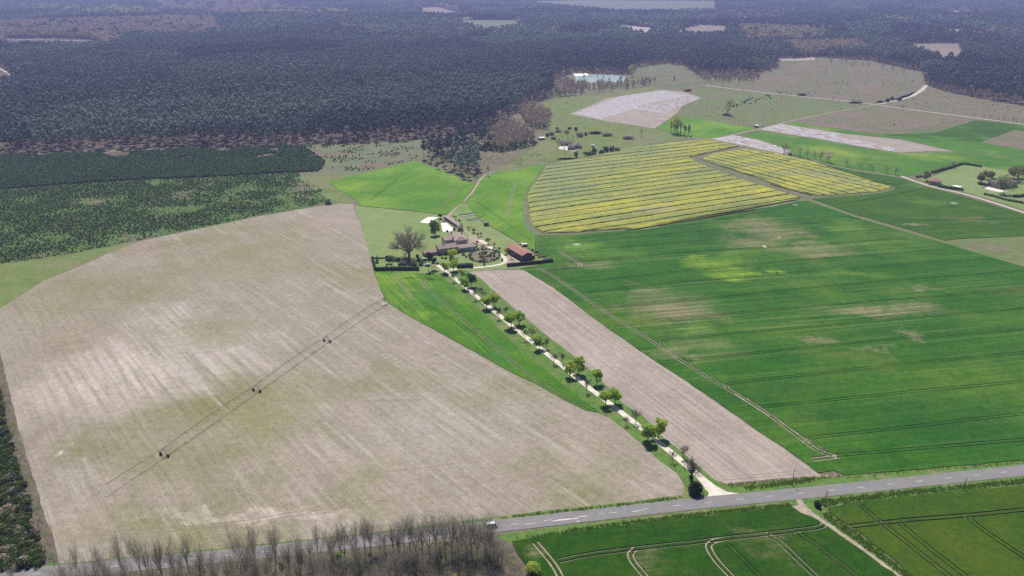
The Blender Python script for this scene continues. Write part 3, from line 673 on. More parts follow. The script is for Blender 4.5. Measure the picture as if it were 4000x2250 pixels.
# worn pale repairs on the carriageway
rq = crop(1800, 1900, 2.576)
for i, (cx_, cy_, L, w) in enumerate(((1050, 335, 11, .9), (690, 378, 5, .45), (1180, 352, 1.8, .5), (1780, 248, 5.5, .5), (1420, 272, 2.2, .3), (1250, 303, 4, .35), (960, 350, 3, .35), (1385, 288, 2, .2))):
    c = rq(cx_, cy_); r = random.Random(i); m_ = 18; vs = []
    for j in range(m_):
        t = 2 * math.pi * j / m_; k = r.uniform(.55, 1.1)
        vs.append((math.cos(t) * L / 2 * (k if j % 9 else 1), math.sin(t) * w / 2 * k, 0))
    link('surface_repair', mesh('surface_repair', vs, [tuple(range(m_))], M['patching']), road, (c.x, c.y, .126), math.atan2(*(D(2007, 1242) - D(1388, 1308)).yx))

# fields south of the road
south_l = [(1288, 1363), (1345, 1353), (1525, 1327), (1717, 1304), (1990, 1274), (2012, 1290), (2048, 1306), (2080, 1325), (2132, 1362), (2182, 1396), (2262, 1456), (2400, 1580), (1500, 1640), (1395, 1560), (1338, 1449), (1308, 1403)]
crop_slab('wheat_field', south_l, .38,
    wheel_pair([(2074, 1318), (2066, 1327), (2000, 1336), (1930, 1344), (1830, 1355), (1760, 1364), (1590, 1382), (1480, 1396), (1405, 1412)], 2.0, .75) + wheel_pair([(1830, 1355), (1790, 1363), (1779, 1375), (1800, 1410), (1838, 1449), (1900, 1520)], 2.0, .75) +
    wheel_pair([(1925, 1344), (1955, 1357), (1990, 1392), (2050, 1449), (2120, 1520)], 2.0, .65) + wheel_pair([(2000, 1337), (2036, 1360), (2090, 1402), (2150, 1449), (2240, 1530)], 2.0, .5) +
    wheel_pair([(1345, 1364), (1372, 1395), (1396, 1425), (1410, 1452), (1450, 1530)], 2.0, .9) + wheel_pair([(1600, 1381), (1583, 1393), (1592, 1415), (1622, 1449), (1680, 1520)], 2.0, .75) + wheel_pair([(1830, 1370), (1880, 1420), (1920, 1460)], 2.0, .3), M['wheat_front'], M['soil'],
    'dark green wheat field south of the road with curving wheel tracks', 'wheat field', amp=.5, step=3)
crop_slab('wheat_field', [(2086, 1290), (2082, 1279), (2150, 1265), (2317, 1245), (2576, 1221), (2900, 1188), (3100, 1500), (2420, 1560), (2310, 1462), (2225, 1390), (2140, 1324)], .38,
    wheel_pair([(2140, 1326), (2210, 1318), (2300, 1308), (2430, 1299), (2576, 1284), (2760, 1264)], 2.0, .7) + wheel_pair([(2163, 1272), (2190, 1295), (2214, 1315), (2300, 1382), (2384, 1449), (2480, 1525)], 2.0, .55) +
    wheel_pair([(2264, 1319), (2340, 1383), (2434, 1455), (2520, 1530)], 2.0, .5) + wheel_pair([(2434, 1296), (2432, 1303), (2480, 1340), (2576, 1403), (2700, 1490)], 2.0, .5), M['wheat_front2'], M['soil_dark'],
    'olive green wheat field south of the road, right of the dirt track', 'wheat field', amp=.5, step=3)
sheet('south_verge', [(1270, 1342), (1525, 1311), (1717, 1288), (2007, 1258), (2217, 1236), (2576, 1198), (2900, 1164), (2900, 1192), (2576, 1224), (2317, 1248), (2150, 1268), (2084, 1282), (2140, 1328), (2225, 1394), (2310, 1466), (2420, 1560), (2390, 1560), (2180, 1392), (2050, 1304), (2012, 1288), (1992, 1277), (1717, 1307), (1525, 1330), (1345, 1356), (1285, 1366), (1250, 1352)], .055, M['verge'], 'grass verge south of the road and beside the dirt track', 'verge')
path('dirt_track', [(2007, 1254), (2016, 1270), (2030, 1284), (2055, 1302), (2084, 1321), (2134, 1357), (2184, 1391), (2264, 1453), (2400, 1570)], [2.6, 2.4, 2.2, 2, 1.9, 1.9, 1.9, 1.9], .10, M['dirt'], 'dirt track leading south from the road between wheat fields', 'track', jit=.25)
sheet('worn_ground', [(1990, 1275), (2012, 1270), (2026, 1282), (2040, 1298), (2020, 1294), (2004, 1298), (1996, 1288)], .09, M['dirt'], 'trodden bare corner beside the dirt track', 'ground', amp=.5, step=1.5)
sheet('wood_floor', [(-200, 1470), (150, 1452), (566, 1418), (858, 1388), (1100, 1362), (1262, 1344), (1290, 1362), (1310, 1403), (1345, 1455), (1430, 1600), (1430, 1750), (-200, 1750)], .04, M['litter'], 'brown leaf litter under the roadside wood', 'ground')
sheet('thicket_ground', [(-400, 860), (-30, 850), (0, 883), (20, 966), (43, 1066), (73, 1166), (110, 1286), (140, 1379), (147, 1422), (0, 1440), (-400, 1480)], .045, M['litter'], 'reddish brown ground strip under the thicket', 'ground', amp=.8)

# farm grounds
sheet('farm_lawn', [(890, 514), (908, 519), (1058, 534), (1112, 541), (1125, 541), (1165, 512), (1176, 513), (1202, 552), (1275, 595), (1338, 635), (1390, 660), (1310, 674), (1180, 682), (1100, 694), (942, 686), (931, 640), (906, 560)], .045, M['lawn'], 'pale lawn round the farmhouse and barn', 'lawn', amp=.2)
fq = crop(1640, 830, 8.05); cq = crop(1760, 940, 5.8545); bq = crop(1440, 950, 7.1556)
path('field_track', [(1245, 431), (1214, 442), (1200, 466), (1188, 484), (1172, 501), (1148, 522), (1125, 543), (1142, 558), (1168, 579), (1188, 593), (1208, 605), (1230, 622), (1254, 638)], [2.2] * 6 + [2.6, 3, 3.2], .09, M['dirt'], 'pale track from the pine clump past the farmhouse', 'track', jit=.25)
path('farm_path', [(1208, 604), (1232, 622), (1256, 638), (1271, 650), (1272, 659), (1255, 667), (1222, 671), (1190, 674), (1160, 677), (1130, 679)], [4, 3.2, 3, 3, 3, 2.5, 2.4, 2.6, 3], .095, M['gravel_drive'], 'curved pale gravel path round the garden bed', 'path', jit=.2)
sheet('farmyard', [(1182, 594), (1195, 592), (1215, 606), (1232, 620), (1222, 622), (1196, 612), (1180, 604)], .092, M['dirt'], 'pale gravelled yard right of the farmhouse', 'yard', amp=.3, step=2)
sheet('barn_yard', [(1258, 640), (1276, 640), (1300, 650), (1318, 664), (1292, 668), (1270, 664), (1272, 652)], .092, M['dirt'], 'gravel apron in front of the barn', 'yard', amp=.3, step=2)

# ------------------------------------------------------------------ middle distance fields
sheet('meadow_field', [(1245, 434), (1300, 400), (1360, 360), (1385, 325), (1390, 290), (1345, 265), (1400, 248), (1520, 236), (1640, 218), (1668, 224), (1530, 246), (1432, 287), (1515, 304), (1646, 324), (1722, 347), (1600, 368), (1490, 391), (1372, 413), (1300, 427)], .04, M['meadow'], 'green brown meadow round the lone house by the copse', 'meadow', amp=1.5, step=12)
def tunnels(pp, blocks, label, seed, soil):
    """tilled ground with raised strips of white film laid along it"""
    base = sheet('film_field', pp, .07, soil, label, 'film field', amp=.6)
    r = random.Random(seed)
    for (bp, e0, e1, pitch, w, gap) in blocks:
        poly = wpoly(bp); d = D(*e1) - D(*e0); ang = math.atan2(d.y, d.x)
        u = np.array([math.cos(ang), math.sin(ang)]); v = np.array([-math.sin(ang), math.cos(ang)])
        A = np.array([(p.x, p.y) for p in poly]); U, V_ = A @ u, A @ v
        vv = V_.min() + pitch * .5
        while vv < V_.max():
            xs = []; n_ = len(U)
            for i in range(n_):
                a, b = i, (i + 1) % n_
                if (V_[a] > vv) != (V_[b] > vv): xs.append(U[a] + (vv - V_[a]) / (V_[b] - V_[a]) * (U[b] - U[a]))
            xs.sort()
            for q in range(0, len(xs) - 1, 2):
                mb = MB(); s = xs[q] + r.uniform(0, 1)
                while s < xs[q + 1] - 2:
                    L = min(xs[q + 1] - s, r.uniform(5, 30) if gap else 1e9)
                    if L > 2:
                        nseg = max(1, int(L / 12)); hw = w / 2
                        for i in range(nseg):
                            a0, a1 = s + L * i / nseg, s + L * (i + 1) / nseg
                            pr = [(-hw, 0), (-hw * .6, .38), (hw * .6, .38), (hw, 0)]
                            vs = []
                            for aa in (a0, a1):
                                for (o_, h) in pr:
                                    c = u * aa + v * (vv + o_); vs.append((c[0], c[1], .07 + h))
                            mb.add(vs, [(0, 4, 5, 1)[::-1], (1, 5, 6, 2)[::-1], (2, 6, 7, 3)[::-1]])
                    s += L + (r.uniform(2, 16) if gap else 0)
                if mb.v: mb.build('film_strip', M['plastic'], base)
            vv += pitch
tunnels([(1433, 287), (1528, 247), (1665, 226), (1717, 230), (1766, 246), (1717, 266), (1700, 287), (1647, 323), (1515, 303)],
        [([(1444, 287), (1560, 242), (1665, 228), (1740, 241), (1640, 259), (1570, 283), (1508, 299)], (1444, 287), (1665, 228), 4.8, 2.1, 0),
         ([(1592, 275), (1650, 261), (1742, 242), (1762, 247), (1716, 265), (1668, 287)], (1444, 287), (1665, 228), 4.4, 1.8, 1)], 'brown tilled field under rows of white film by the pond wood', 4, M['bare'])
tunnels([(1908, 326), (1964, 311), (2127, 337), (2264, 351), (2398, 381), (2330, 380), (2262, 384), (2150, 366), (2050, 348)],
        [([(1912, 325), (1964, 313), (2132, 339), (2100, 343), (2170, 356), (2262, 374), (2240, 381), (2150, 365), (2050, 347)], (1912, 325), (2262, 383), 4.6, 1.8, 1)], 'long tilled strip with broken rows of white film, right of the branch track', 6, M['bare'])
tunnels([(1788, 350), (1844, 340), (1917, 354), (1990, 378), (1972, 388), (1877, 368)],
        [([(1794, 350), (1844, 341), (1915, 355), (1960, 368), (1984, 380), (1970, 386), (1877, 366)], (1794, 350), (1972, 387), 4.4, 1.9, 1)], 'short strip of white film rows just above the rape', 8, M['bare'])
sheet('wheat_field', [(1862, 339), (1907, 329), (2050, 350), (2150, 368), (2262, 386), (2400, 383), (2576, 401), (2800, 425), (2800, 500), (2576, 440), (2500, 425), (2417, 411), (2330, 432), (2300, 441), (2267, 443), (2130, 423), (2070, 409), (1996, 386), (1990, 378), (1917, 354)], .09, M['wheat_far'], 'green wheat field between the film strip and the row of bare trees', 'wheat field', amp=.5)
sheet('wheat_field', [(1972, 311), (2000, 306), (2050, 318), (2217, 338), (2350, 333), (2454, 302), (2576, 315), (2800, 345), (2800, 424), (2576, 400), (2400, 381), (2264, 350), (2127, 336)], .085, M['wheat_far'], 'green wheat field above the long film strip', 'wheat field', amp=.5)
sheet('wheat_field', [(2217, 340), (2350, 334), (2454, 303), (2576, 316), (2800, 346), (2800, 352), (2552, 327), (2468, 357), (2380, 352), (2290, 345)], .095, M['wheat_d'], 'dark green wheat wedge beside the white farm road', 'wheat field', amp=.5)
sheet('fallow_field', [(2468, 358), (2552, 328), (2800, 354), (2800, 405), (2576, 378)], .10, M['heath_brown'], 'brown fallow corner field at the edge of view', 'fallow field')
sheet('wheat_field', [(1650, 322), (1702, 291), (1717, 294), (1820, 309), (1900, 323), (1850, 336), (1786, 350), (1722, 346)], .09, M['wheat_b'], 'small bright wheat field beside the poplar clump', 'wheat field', amp=.5)
sheet('heath_field', [(1780, 216), (1890, 206), (1960, 170), (2050, 145), (2184, 156), (2317, 184), (2326, 214), (2300, 240), (2210, 262), (2150, 256), (2017, 242), (1884, 229)], .05, M['heath_brown'], 'brown heath clearing with thin saplings below the far pines', 'heath', amp=2, step=15)
sheet('heath_field', [(1770, 220), (2017, 247), (2200, 264), (2017, 297), (1967, 309), (1904, 322), (1820, 308), (1717, 292), (1704, 286), (1770, 246), (1720, 228)], .05, M['pasture'], 'olive heath below the white farm road with one tall bush', 'heath', amp=1.5, step=12)
sheet('heath_field', [(2210, 265), (2284, 278), (2450, 299), (2210, 336), (2050, 316), (1975, 309), (2020, 298)], .05, M['heath_brown'], 'brown heath triangle between track and farm road', 'heath', amp=1.5, step=12)
sheet('heath_field', [(2216, 262), (2330, 220), (2384, 233), (2467, 250), (2576, 267), (2800, 302), (2800, 340), (2576, 310), (2450, 292), (2284, 272)], .05, M['heath_brown'], 'brown heath below the dark right-hand pine wood', 'heath', amp=1.5, step=12)
path('farm_road', [(1774, 215), (1884, 229), (2017, 243), (2150, 256), (2284, 275), (2450, 296), (2576, 313), (2800, 343)], 4.2, .11, M['gravel'], 'long white farm road across the heath', 'road', jit=.2)
path('branch_track', [(2207, 263), (2150, 272), (2017, 298), (1967, 310), (1904, 326), (1850, 338), (1790, 351), (1717, 344)], 2.8, .112, M['dirt'], 'pale branch track down to the rape field', 'track', jit=.3)
path('wood_track', [(2210, 262), (2264, 252), (2300, 240), (2322, 224), (2330, 214)], [3, 5, 8, 5], .112, M['gravel'], 'sandy track running up into the pine wood', 'track', jit=.6)
path('hedge_track', [(1985, 386), (2070, 411), (2130, 425), (2200, 437), (2267, 446), (2300, 454)], 1.6, .115, M['dirt'], 'thin field track under the row of bare trees', 'track', jit=.3)
hq = crop(3560, 600, 5.8545)
path('farm_road', [(2267, 443), (2292, 453), (2315, 460), (2345, 471), (2420, 486), (2500, 510), (2576, 535), (2760, 592)], 3.6, .116, M['gravel'], 'pale farm road past the right-hand farmstead', 'road', jit=.15)
sheet('garden_lawn', [(2310, 452), (2340, 447), (2420, 416), (2440, 413), (2480, 420), (2576, 440), (2700, 475), (2700, 560), (2576, 528), (2500, 505), (2420, 482), (2350, 464)], .10, M['lawn'], 'pale walled lawn of the right-hand farmstead', 'lawn', amp=.2)
# far clearings and the pond
CLEAR = {}
def clearing(name, pp, mat, label, z=.2, cat='clearing', hid=True):
    m_ = 1e9 if not hid else sum(p[1] for p in pp) / len(pp)
    pp = [(x, y if y <= m_ else y + .115 * (y + 82)) for x, y in pp]
    CLEAR[name + str(len(CLEAR))] = pp
    return sheet(name, pp, z, mat, label, cat, step=30, amp=3)
clearing('clearing', [(1128, 53), (1180, 50), (1298, 51), (1310, 60), (1395, 66), (1390, 71), (1330, 62), (1240, 70), (1195, 66)], M['clear_green'], 'pale green far clearing in the middle of the pine wood')
clearing('clearing', [(1521, 66), (1560, 63), (1645, 70), (1643, 81), (1600, 81)], M['clear_pale'], 'small whitish far clearing right of centre')
clearing('clearing', [(1650, 73), (1760, 62), (1840, 66), (1830, 80), (1700, 82)], M['clear_brown'], 'brownish far clearing beside the whitish one')
clearing('clearing', [(2326, 72), (2335, 70), (2440, 75), (2545, 84), (2540, 88), (2470, 82), (2400, 81)], M['clear_pale'], 'long thin whitish far clearing on the right')
clearing('clearing', [(2255, 119), (2300, 110), (2410, 109), (2425, 134), (2370, 141), (2330, 126)], M['clear_brown'], 'brown far clearing above the right-hand pines')
clearing('clearing', [(2375, 32), (2400, 24), (2455, 31), (2445, 36)], M['clear_pale'], 'tiny pale far clearing near the top right')
clearing('clearing', [(1052, 20), (1100, 17), (1190, 28), (1185, 36), (1060, 33)], M['clear_brown'], 'pinkish far clearing left of the village')
clearing('clearing', [(1260, 4), (1480, 0), (1800, 2), (1806, 22), (1700, 26), (1540, 25), (1300, 12)], M['clear_green'], 'broad hazy far field near the skyline')
clearing('clearing', [(1960, 148), (2050, 145), (2050, 151), (1968, 153)], M['clear_pale'], 'white sandy strip at the edge of the heath', hid=False)
clearing('clearing', [(-30, 158), (0, 160), (30, 190), (36, 215), (30, 230), (-30, 236)], M['far_floor'], 'small reddish clearing at the left edge of the wood', hid=False)
clearing('clearing', [(10, 97), (140, 96), (230, 100), (286, 104), (286, 108), (140, 106), (15, 104)], M['far_floor'], 'narrow brown clearing along the far forest track')
path('forest_track', [(10, 97), (25, 99), (140, 101), (287, 105)], 5, .3, M['gravel'], 'white forest track far off on the left', 'track', jit=.6)
path('forest_track', [(-20, 165), (10, 178), (34, 193)], 5, .3, M['gravel'], 'short white track at the left edge of the wood', 'track', jit=.6)
path('forest_track', [(1270, 6), (1300, 10), (1325, 14)], 12, .3, M['gravel'], 'thin white road far off near the village', 'track', jit=.6)
POND = [(1444, 191), (1480, 187), (1530, 189), (1560, 190), (1578, 196), (1570, 205), (1530, 208), (1480, 208), (1450, 203)]
sheet('pond', POND, .12, M['water'], 'small turquoise quarry pond among the trees', 'pond', amp=1.0, step=8)
CLEAR['pond'] = POND + []
sheet('pond_bank', [(1440, 186), (1475, 184), (1482, 189), (1450, 192)], .14, M['sand'], 'white sandy bank of the pond', 'bank', amp=.6, step=5)
CLEAR['bank'] = [(1438, 184), (1482, 183), (1485, 192), (1440, 196)]
sheet('sand_ground', [(1600, 170), (1680, 160), (1720, 176), (1712, 186), (1650, 186), (1610, 182)], .09, M['heath_pale'], 'pale sandy scrub ground behind the pond wood', 'ground', amp=2)
CLEAR['sand'] = [(1590, 172), (1680, 158), (1722, 176), (1712, 188), (1650, 188), (1600, 186)]

# ------------------------------------------------------------------ plants: mesh generators
def rv(r): 
    while True:
        v = Vector((r.uniform(-1, 1), r.uniform(-1, 1), r.uniform(-1, 1)))
        if .05 < v.length <= 1: return v
def leaf_cloud(mb, lobes, n, size, r, flat=0.0, rand=.8):
    """small leaf faces through the volume of a set of lobes (centre, radii)"""
    wt = [l[1].x * l[1].y * l[1].z for l in lobes]
    for _ in range(n):
        c, rad = r.choices(lobes, wt)[0]
        v = rv(r); v = v.normalized() * (v.length ** .45)
        p = c + Vector((v.x * rad.x, v.y * rad.y, v.z * rad.z))
        nrm = (v * .7 + rv(r) * rand + Vector((0, 0, flat))).normalized()
        u = nrm.orthogonal().normalized(); w = nrm.cross(u); a = r.uniform(0, 6.28)
        u, w = u * math.cos(a) + w * math.sin(a), w * math.cos(a) - u * math.sin(a)
        s = size * r.uniform(.55, 1.35)
        mb.quad(p, u * s, w * s * r.uniform(.5, .9))
def leafy(h, cr, n, size, seed, trunk_f=.32, mat='leaf', lobes=9, round_=1.0):
    r = random.Random(seed); tr, cr_m = MB(), MB()
    th = h * trunk_f
    tr.tube((0, 0, -.2), (r.uniform(-.1, .1), 0, th), h * .022 + .04, h * .016 + .03, 6)
    cz = th + (h - th) * .5; L = []
    for i in range(lobes):
        a = r.uniform(0, 6.28); d = cr * r.uniform(.25, .72); z = cz + (h - th) * r.uniform(-.30, .33)
        c = Vector((math.cos(a) * d, math.sin(a) * d, z)); s = cr * r.uniform(.28, .48)
        L.append((c, Vector((s, s, s * r.uniform(.7, 1.0) * round_))))
        tr.tube((0, 0, th * r.uniform(.8, 1.0)), c, h * .010 + .02, .015, 4, False)
    leaf_cloud(cr_m, L, n, size, r)
    return mesh('trunk', tr.v, tr.f, M['bark']), mesh('crown', cr_m.v, cr_m.f, M[mat])
def bare(h, seed, levels=4, spread=.6, trunk_f=.3, mat='twig', twig_w=.02, nb=(3, 5), bark='bark', r0=None, width=None, limbs=5, fan=(12, 55)):
    """leafless tree: trunk and limbs in one part, the fine twigs in another"""
    r = random.Random(seed); tr, tw = MB(), MB()
    def grow(p, d, L, rad, lev):
        segs = 3 if lev < 2 else 2; q = p
        for i in range(segs):
            d2 = (d + rv(r) * .22 + Vector((0, 0, .06))).normalized(); e = q + d2 * L / segs
            ra, rb = rad * (1 - .25 * i / segs), rad * (1 - .25 * (i + 1) / segs)
            if lev < levels - 1: tr.tube(q, e, ra, rb, 5 if lev == 0 else 4 if lev < 2 else 3, False)
            else:
                s = d2.cross(rv(r)).normalized() * max(rad, twig_w)
                tw.add([q - s, q + s, e + s * .4, e - s * .4], [(0, 1, 2, 3)])
            if lev + 1 < levels and (i > 0 or lev > 1):
                for _ in range(r.randint(*nb) if lev < levels - 2 else r.randint(2, 4)):
                    t = r.uniform(.1, 1); a = rv(r); side = (a - d2 * a.dot(d2)).normalized()
                    nd = (d2 * r.uniform(.35, .8) + side * spread * r.uniform(.7, 1.3) + Vector((0, 0, .18))).normalized()
                    grow(q.lerp(e, t), nd, L * r.uniform(.45, .72), rb * r.uniform(.38, .6), lev + 1)
            q, d = e, d2
        if lev + 1 < levels:
            for _ in range(2):
                grow(q, (d + rv(r) * .5).normalized(), L * .6, rad * .55, lev + 1)
    R0 = r0 or h * .014 + .04
    b = Vector((0, 0, h * trunk_f)); tr.tube((0, 0, -.3), b, R0 * 1.25, R0, 6, False)
    for i in range(limbs):
        a = 6.283 * i / limbs + r.uniform(-.4, .4); th = math.radians(r.uniform(*fan)) if i else .1
        grow(b - Vector((0, 0, r.uniform(0, .12) * b.z)), Vector((math.cos(a) * math.sin(th), math.sin(a) * math.sin(th), math.cos(th))), h * r.uniform(.30, .42), R0 * r.uniform(.5, .75), 1)
    zs = max(v[2] for v in tw.v) if tw.v else h
    kz = (h - b.z) / (zs - b.z)
    rad = np.percentile([math.hypot(v[0], v[1]) for v in tw.v], 92); kx = (width or h * .28) / rad
    def fit(v):
        f = min(1.0, max(0.0, (v[2] - b.z * .6) / (h * .2)))          # the bole keeps its girth
        q = 1 + (kx - 1) * f
        return (v[0] * q, v[1] * q, v[2] if v[2] < b.z else b.z + (v[2] - b.z) * kz)
    tv = [fit(v) for v in tr.v]; wv = [fit(v) for v in tw.v]
    return mesh('trunk', tv, tr.f, M[bark]), mesh('crown', wv, tw.f, M[mat])
def pine(h, seed, n=190, size=.62, mat='needle', cr=3.9):
    r = random.Random(seed); tr, c = MB(), MB(); p = Vector((0, 0, -.3)); 
    lean = Vector((r.uniform(-.05, .05), r.uniform(-.05, .05), 1))
    top = lean * h * .93
    tr.tube(p, lean * h * .5, .20, .15, 5, False); tr.tube(lean * h * .5, top, .15, .05, 4, False)
    L = []
    for i in range(9):
        t = r.uniform(.58, 1.0); a = r.uniform(0, 6.28); d = cr * (1.25 - t) * r.uniform(.8, 1.6)
        q = lean * h * t * .97 + Vector((math.cos(a) * d, math.sin(a) * d, 0)); s = cr * r.uniform(.38, .6)
        L.append((q, Vector((s, s, s * .62))))
        tr.tube(lean * h * (t - .05) * .97, q, .06, .02, 3, False)
    L.append((lean * h * .95, Vector((cr * .5, cr * .5, cr * .55))))
    leaf_cloud(c, L, n, size, r, .15, .35)
    return mesh('trunk', tr.v, tr.f, M['bark_pine']), mesh('crown', c.v, c.f, M[mat])
def bush(rx, ry, h, n, size, seed, mat, lobes=6):
    r = random.Random(seed); mb = MB(); L = []
    for i in range(lobes):
        a = r.uniform(0, 6.28); d = r.uniform(0, .55)
        L.append((Vector((math.cos(a) * d * rx, math.sin(a) * d * ry, h * r.uniform(.25, .6))), Vector((rx * .55, ry * .55, h * r.uniform(.3, .42)))))
    leaf_cloud(mb, L, n, size, r)
    v = [(x, y, max(z, 0.0)) for x, y, z in mb.v]
    return mesh('foliage', v, mb.f, M[mat])
def twig_bush(h, n, seed, mat='twig_red', rad=1.0, w=.025):
    r = random.Random(seed); mb = MB()
    for _ in range(n):
        a = r.uniform(0, 6.28); b = Vector((math.cos(a), math.sin(a), 0)) * rad * r.uniform(0, .5)
        d = (Vector((math.cos(a) * .5, math.sin(a) * .5, 1)) + rv(r) * .35).normalized(); L = h * r.uniform(.55, 1.0)
        q = b
        for i in range(3):
            e = q + d * L / 3; s = d.cross(rv(r)).normalized() * w * (1 - .2 * i)
            mb.add([q - s, q + s, e + s * .7, e - s * .7], [(0, 1, 2, 3)])
            for _k in range(2):
                d3 = (d + rv(r) * .8).normalized(); t = q.lerp(e, r.random()); s2 = d3.cross(rv(r)).normalized() * w * .6
                f = t + d3 * L * .28; mb.add([t - s2, t + s2, f + s2 * .4, f - s2 * .4], [(0, 1, 2, 3)])
            d = (d + rv(r) * .25).normalized(); q = e
    return mesh('twigs', mb.v, mb.f, M[mat])
def join2(a, b, name):
    """both parts of a plant as one mesh with two materials"""
    va = [v.co[:] for v in a.vertices]; fa = [tuple(p.vertices) for p in a.polygons]
    vb = [v.co[:] for v in b.vertices]; fb = [tuple(i + len(va) for i in p.vertices) for p in b.polygons]
    return mesh(name, va + vb, fa + fb, [a.materials[0], b.materials[0]], [0] * len(fa) + [1] * len(fb))
def plant(name, parts, loc, h_scale, label, cat, group=None, rz=None, part_names=('trunk', 'crown')):
    o = thing(name, label, cat, (loc[0], loc[1], 0), rnd.uniform(0, 6.28) if rz is None else rz, group, h_scale if hasattr(h_scale, '__len__') else (h_scale,) * 3)
    for nm, me in zip(part_names, parts): link(nm, me, o)
    return o
ORD = ['first', 'second', 'third', 'fourth', 'fifth', 'sixth', 'seventh', 'eighth', 'ninth', 'tenth', 'eleventh', 'twelfth', 'thirteenth', 'fourteenth', 'fifteenth', 'sixteenth', 'seventeenth', 'eighteenth', 'nineteenth', 'twentieth']

# ------------------------------------------------------------------ the pine wood
PINES = [pine(24, 30 + i) for i in range(7)]
PINE_J = [join2(a, b, 'pine_mass_%d' % i) for i, (a, b) in enumerate(PINES)]
BARE_MID = [bare(13, 50 + i, 4, .62, .2, 'twig_red', .035, (2, 3), width=3.6) for i in range(4)]
BARE_J = [join2(a, b, 'bare_mass_%d' % i) for i, (a, b) in enumerate(BARE_MID)]
PALE_T = [leafy(18, 4.6, 90, 1.0, 70 + i, .15, 'leaf_pale') for i in range(3)]
PALE_J = [join2(a, b, 'pale_mass_%d' % i) for i, (a, b) in enumerate(PALE_T)]
edge_w = wpoly(FOREST_EDGE)
clear_l = list(CLEAR.values())
BROWN = [[(-300, 55), (180, 47), (430, 38), (547, 40), (560, 72), (500, 84), (330, 84), (292, 104), (0, 108), (-300, 112)], [(1990, 150), (2050, 141), (2180, 140), (2320, 172), (2330, 190), (2184, 158)], [(1840, 60), (2100, 66), (2060, 95), (1880, 100)],
         [(1757, 176), (1890, 172), (1900, 190), (1757, 192)], [(1960, 100), (2150, 95), (2200, 120), (2000, 125)], [(380, 0), (700, 0), (720, 30), (560, 36), (420, 20)]]
PALEZ = [[(55, 11), (340, 11), (420, 20), (415, 33), (280, 36), (60, 23)], [(1300, 60), (1400, 66), (1440, 76), (1380, 78)], [(600, 25), (880, 22), (880, 32), (620, 34)], [(1620, 160), (1690, 150), (1720, 165), (1660, 178)], [(2200, 35), (2300, 40), (2290, 55), (2200, 50)]]
def forest_pts(y0, y1, step, xl=-420, xr=2990):
    """points on the ground between two display rows"""
    Y1, Y0 = D(0, y0).y, D(0, y1).y
    hw = Y1 * .90
    ys = np.arange(Y0, Y1, step); out = []
    for i, yy in enumerate(ys):
        x0, x1 = D(xl, 0).x / D(xl, 0).y * yy * 1.0, D(xr, 0).x / D(xr, 0).y * yy
        xs = np.arange(x0, x1, step) + (i % 2) * step / 2
        out.append(np.stack([xs, np.full_like(xs, yy)], 1))
    P = np.concatenate(out); return P + rng.uniform(-.42, .42, P.shape) * step
floor_w = [(p.x, p.y) for p in edge_w] + [(9000, 9000), (-9000, 9000)]
near = forest_pts(104, 410, 7.4)
near = near[inside(near, floor_w)]
px = proj(near)
keep = np.ones(len(near), bool)
for c in clear_l: keep &= ~inside(px, c)
near, px = near[keep], px[keep]
px[:, 1] -= .085 * (px[:, 1] + 82)
isb = np.zeros(len(near), bool)
for c in BROWN: isb |= inside(px, c)
isp = np.zeros(len(near), bool)
for c in PALEZ: isp |= inside(px, c)
u_ = rng.random(len(near))
isb = (isb & (u_ < .95)) | (u_ < .012)
isp = isp & (u_ < .6) & ~isb
thin_ = (u_ > .94) | (vnoise(near, .022, 6.6) > .5) | (np.abs(vnoise(near, .0035, 9.9)) < .008)
pine_pts = near[~isb & ~isp & ~thin_]
# the pine clump by the track and the trees that link it to the wood
clump = grid_points(wpoly([(1050, 397), (1075, 411), (1115, 428), (1158, 446), (1190, 456), (1206, 446), (1208, 415), (1200, 385), (1150, 372), (1090, 378)]), 7.2)
linkp = grid_points(wpoly([(1150, 366), (1238, 378), (1236, 340), (1150, 345)]), 8.5)
clump = clump[rng.random(len(clump)) < .8]
front = pine_pts[np.argsort(pine_pts[:, 1] + .0 * pine_pts[:, 0])]
# largest in the picture first: nearest to the camera, within the frame
fpx = proj(front); infr = (fpx[:, 0] > -12) & (fpx[:, 0] < 2590)
dist = np.hypot(front[:, 0], front[:, 1])
# distance behind the wood's front edge decides what shows its stem
ex = np.array([(p.x, p.y) for p in edge_w])
def edge_gap(P):
    d = np.full(len(P), 1e9)
    for i in range(2, 9):
        a, b = ex[i], ex[i + 1]; t = np.clip(((P - a) @ (b - a)) / ((b - a) @ (b - a)), 0, 1)
        d = np.minimum(d, np.hypot(*(P - (a + t[:, None] * (b - a))).T))
    return d
gap_ = edge_gap(front); gap_[~infr] = 1e9
order = np.argsort(gap_)
n_front = max(0, 296 - len(clump) - len(linkp))
pick = order[:n_front]; mask = np.zeros(len(front), bool); mask[pick] = True
for P, lab, grp in ((clump, 'tall pine in the dark clump beside the farm track', 'pines of the clump by the track'), (linkp, 'tall pine between the clump and the main pine wood', 'pines linking clump and wood'),
                    (front[mask], 'tall bare-stemmed pine along the front edge of the pine wood', 'pines along the wood edge')):
    for p in P:
        t, c = PINES[rnd.randrange(7)]; s = rnd.uniform(.78, 1.1) * (.85 if 'clump' in lab else 1)
        plant('pine_tree', (t, c), p, (s, s, s * rnd.uniform(.92, 1.08)), lab, 'pine tree', grp)
rest = front[~mask]
scatter('pine_forest', rest, PINE_J, 'dense dark blue green pine wood behind its front rows', 'forest', scl=rng.uniform(.70, 1.12, len(rest)) * (1 + .22 * np.clip(vnoise(rest, .014, 2.2), -1, 1)))
bb = near[isb]; pp_ = near[isp]
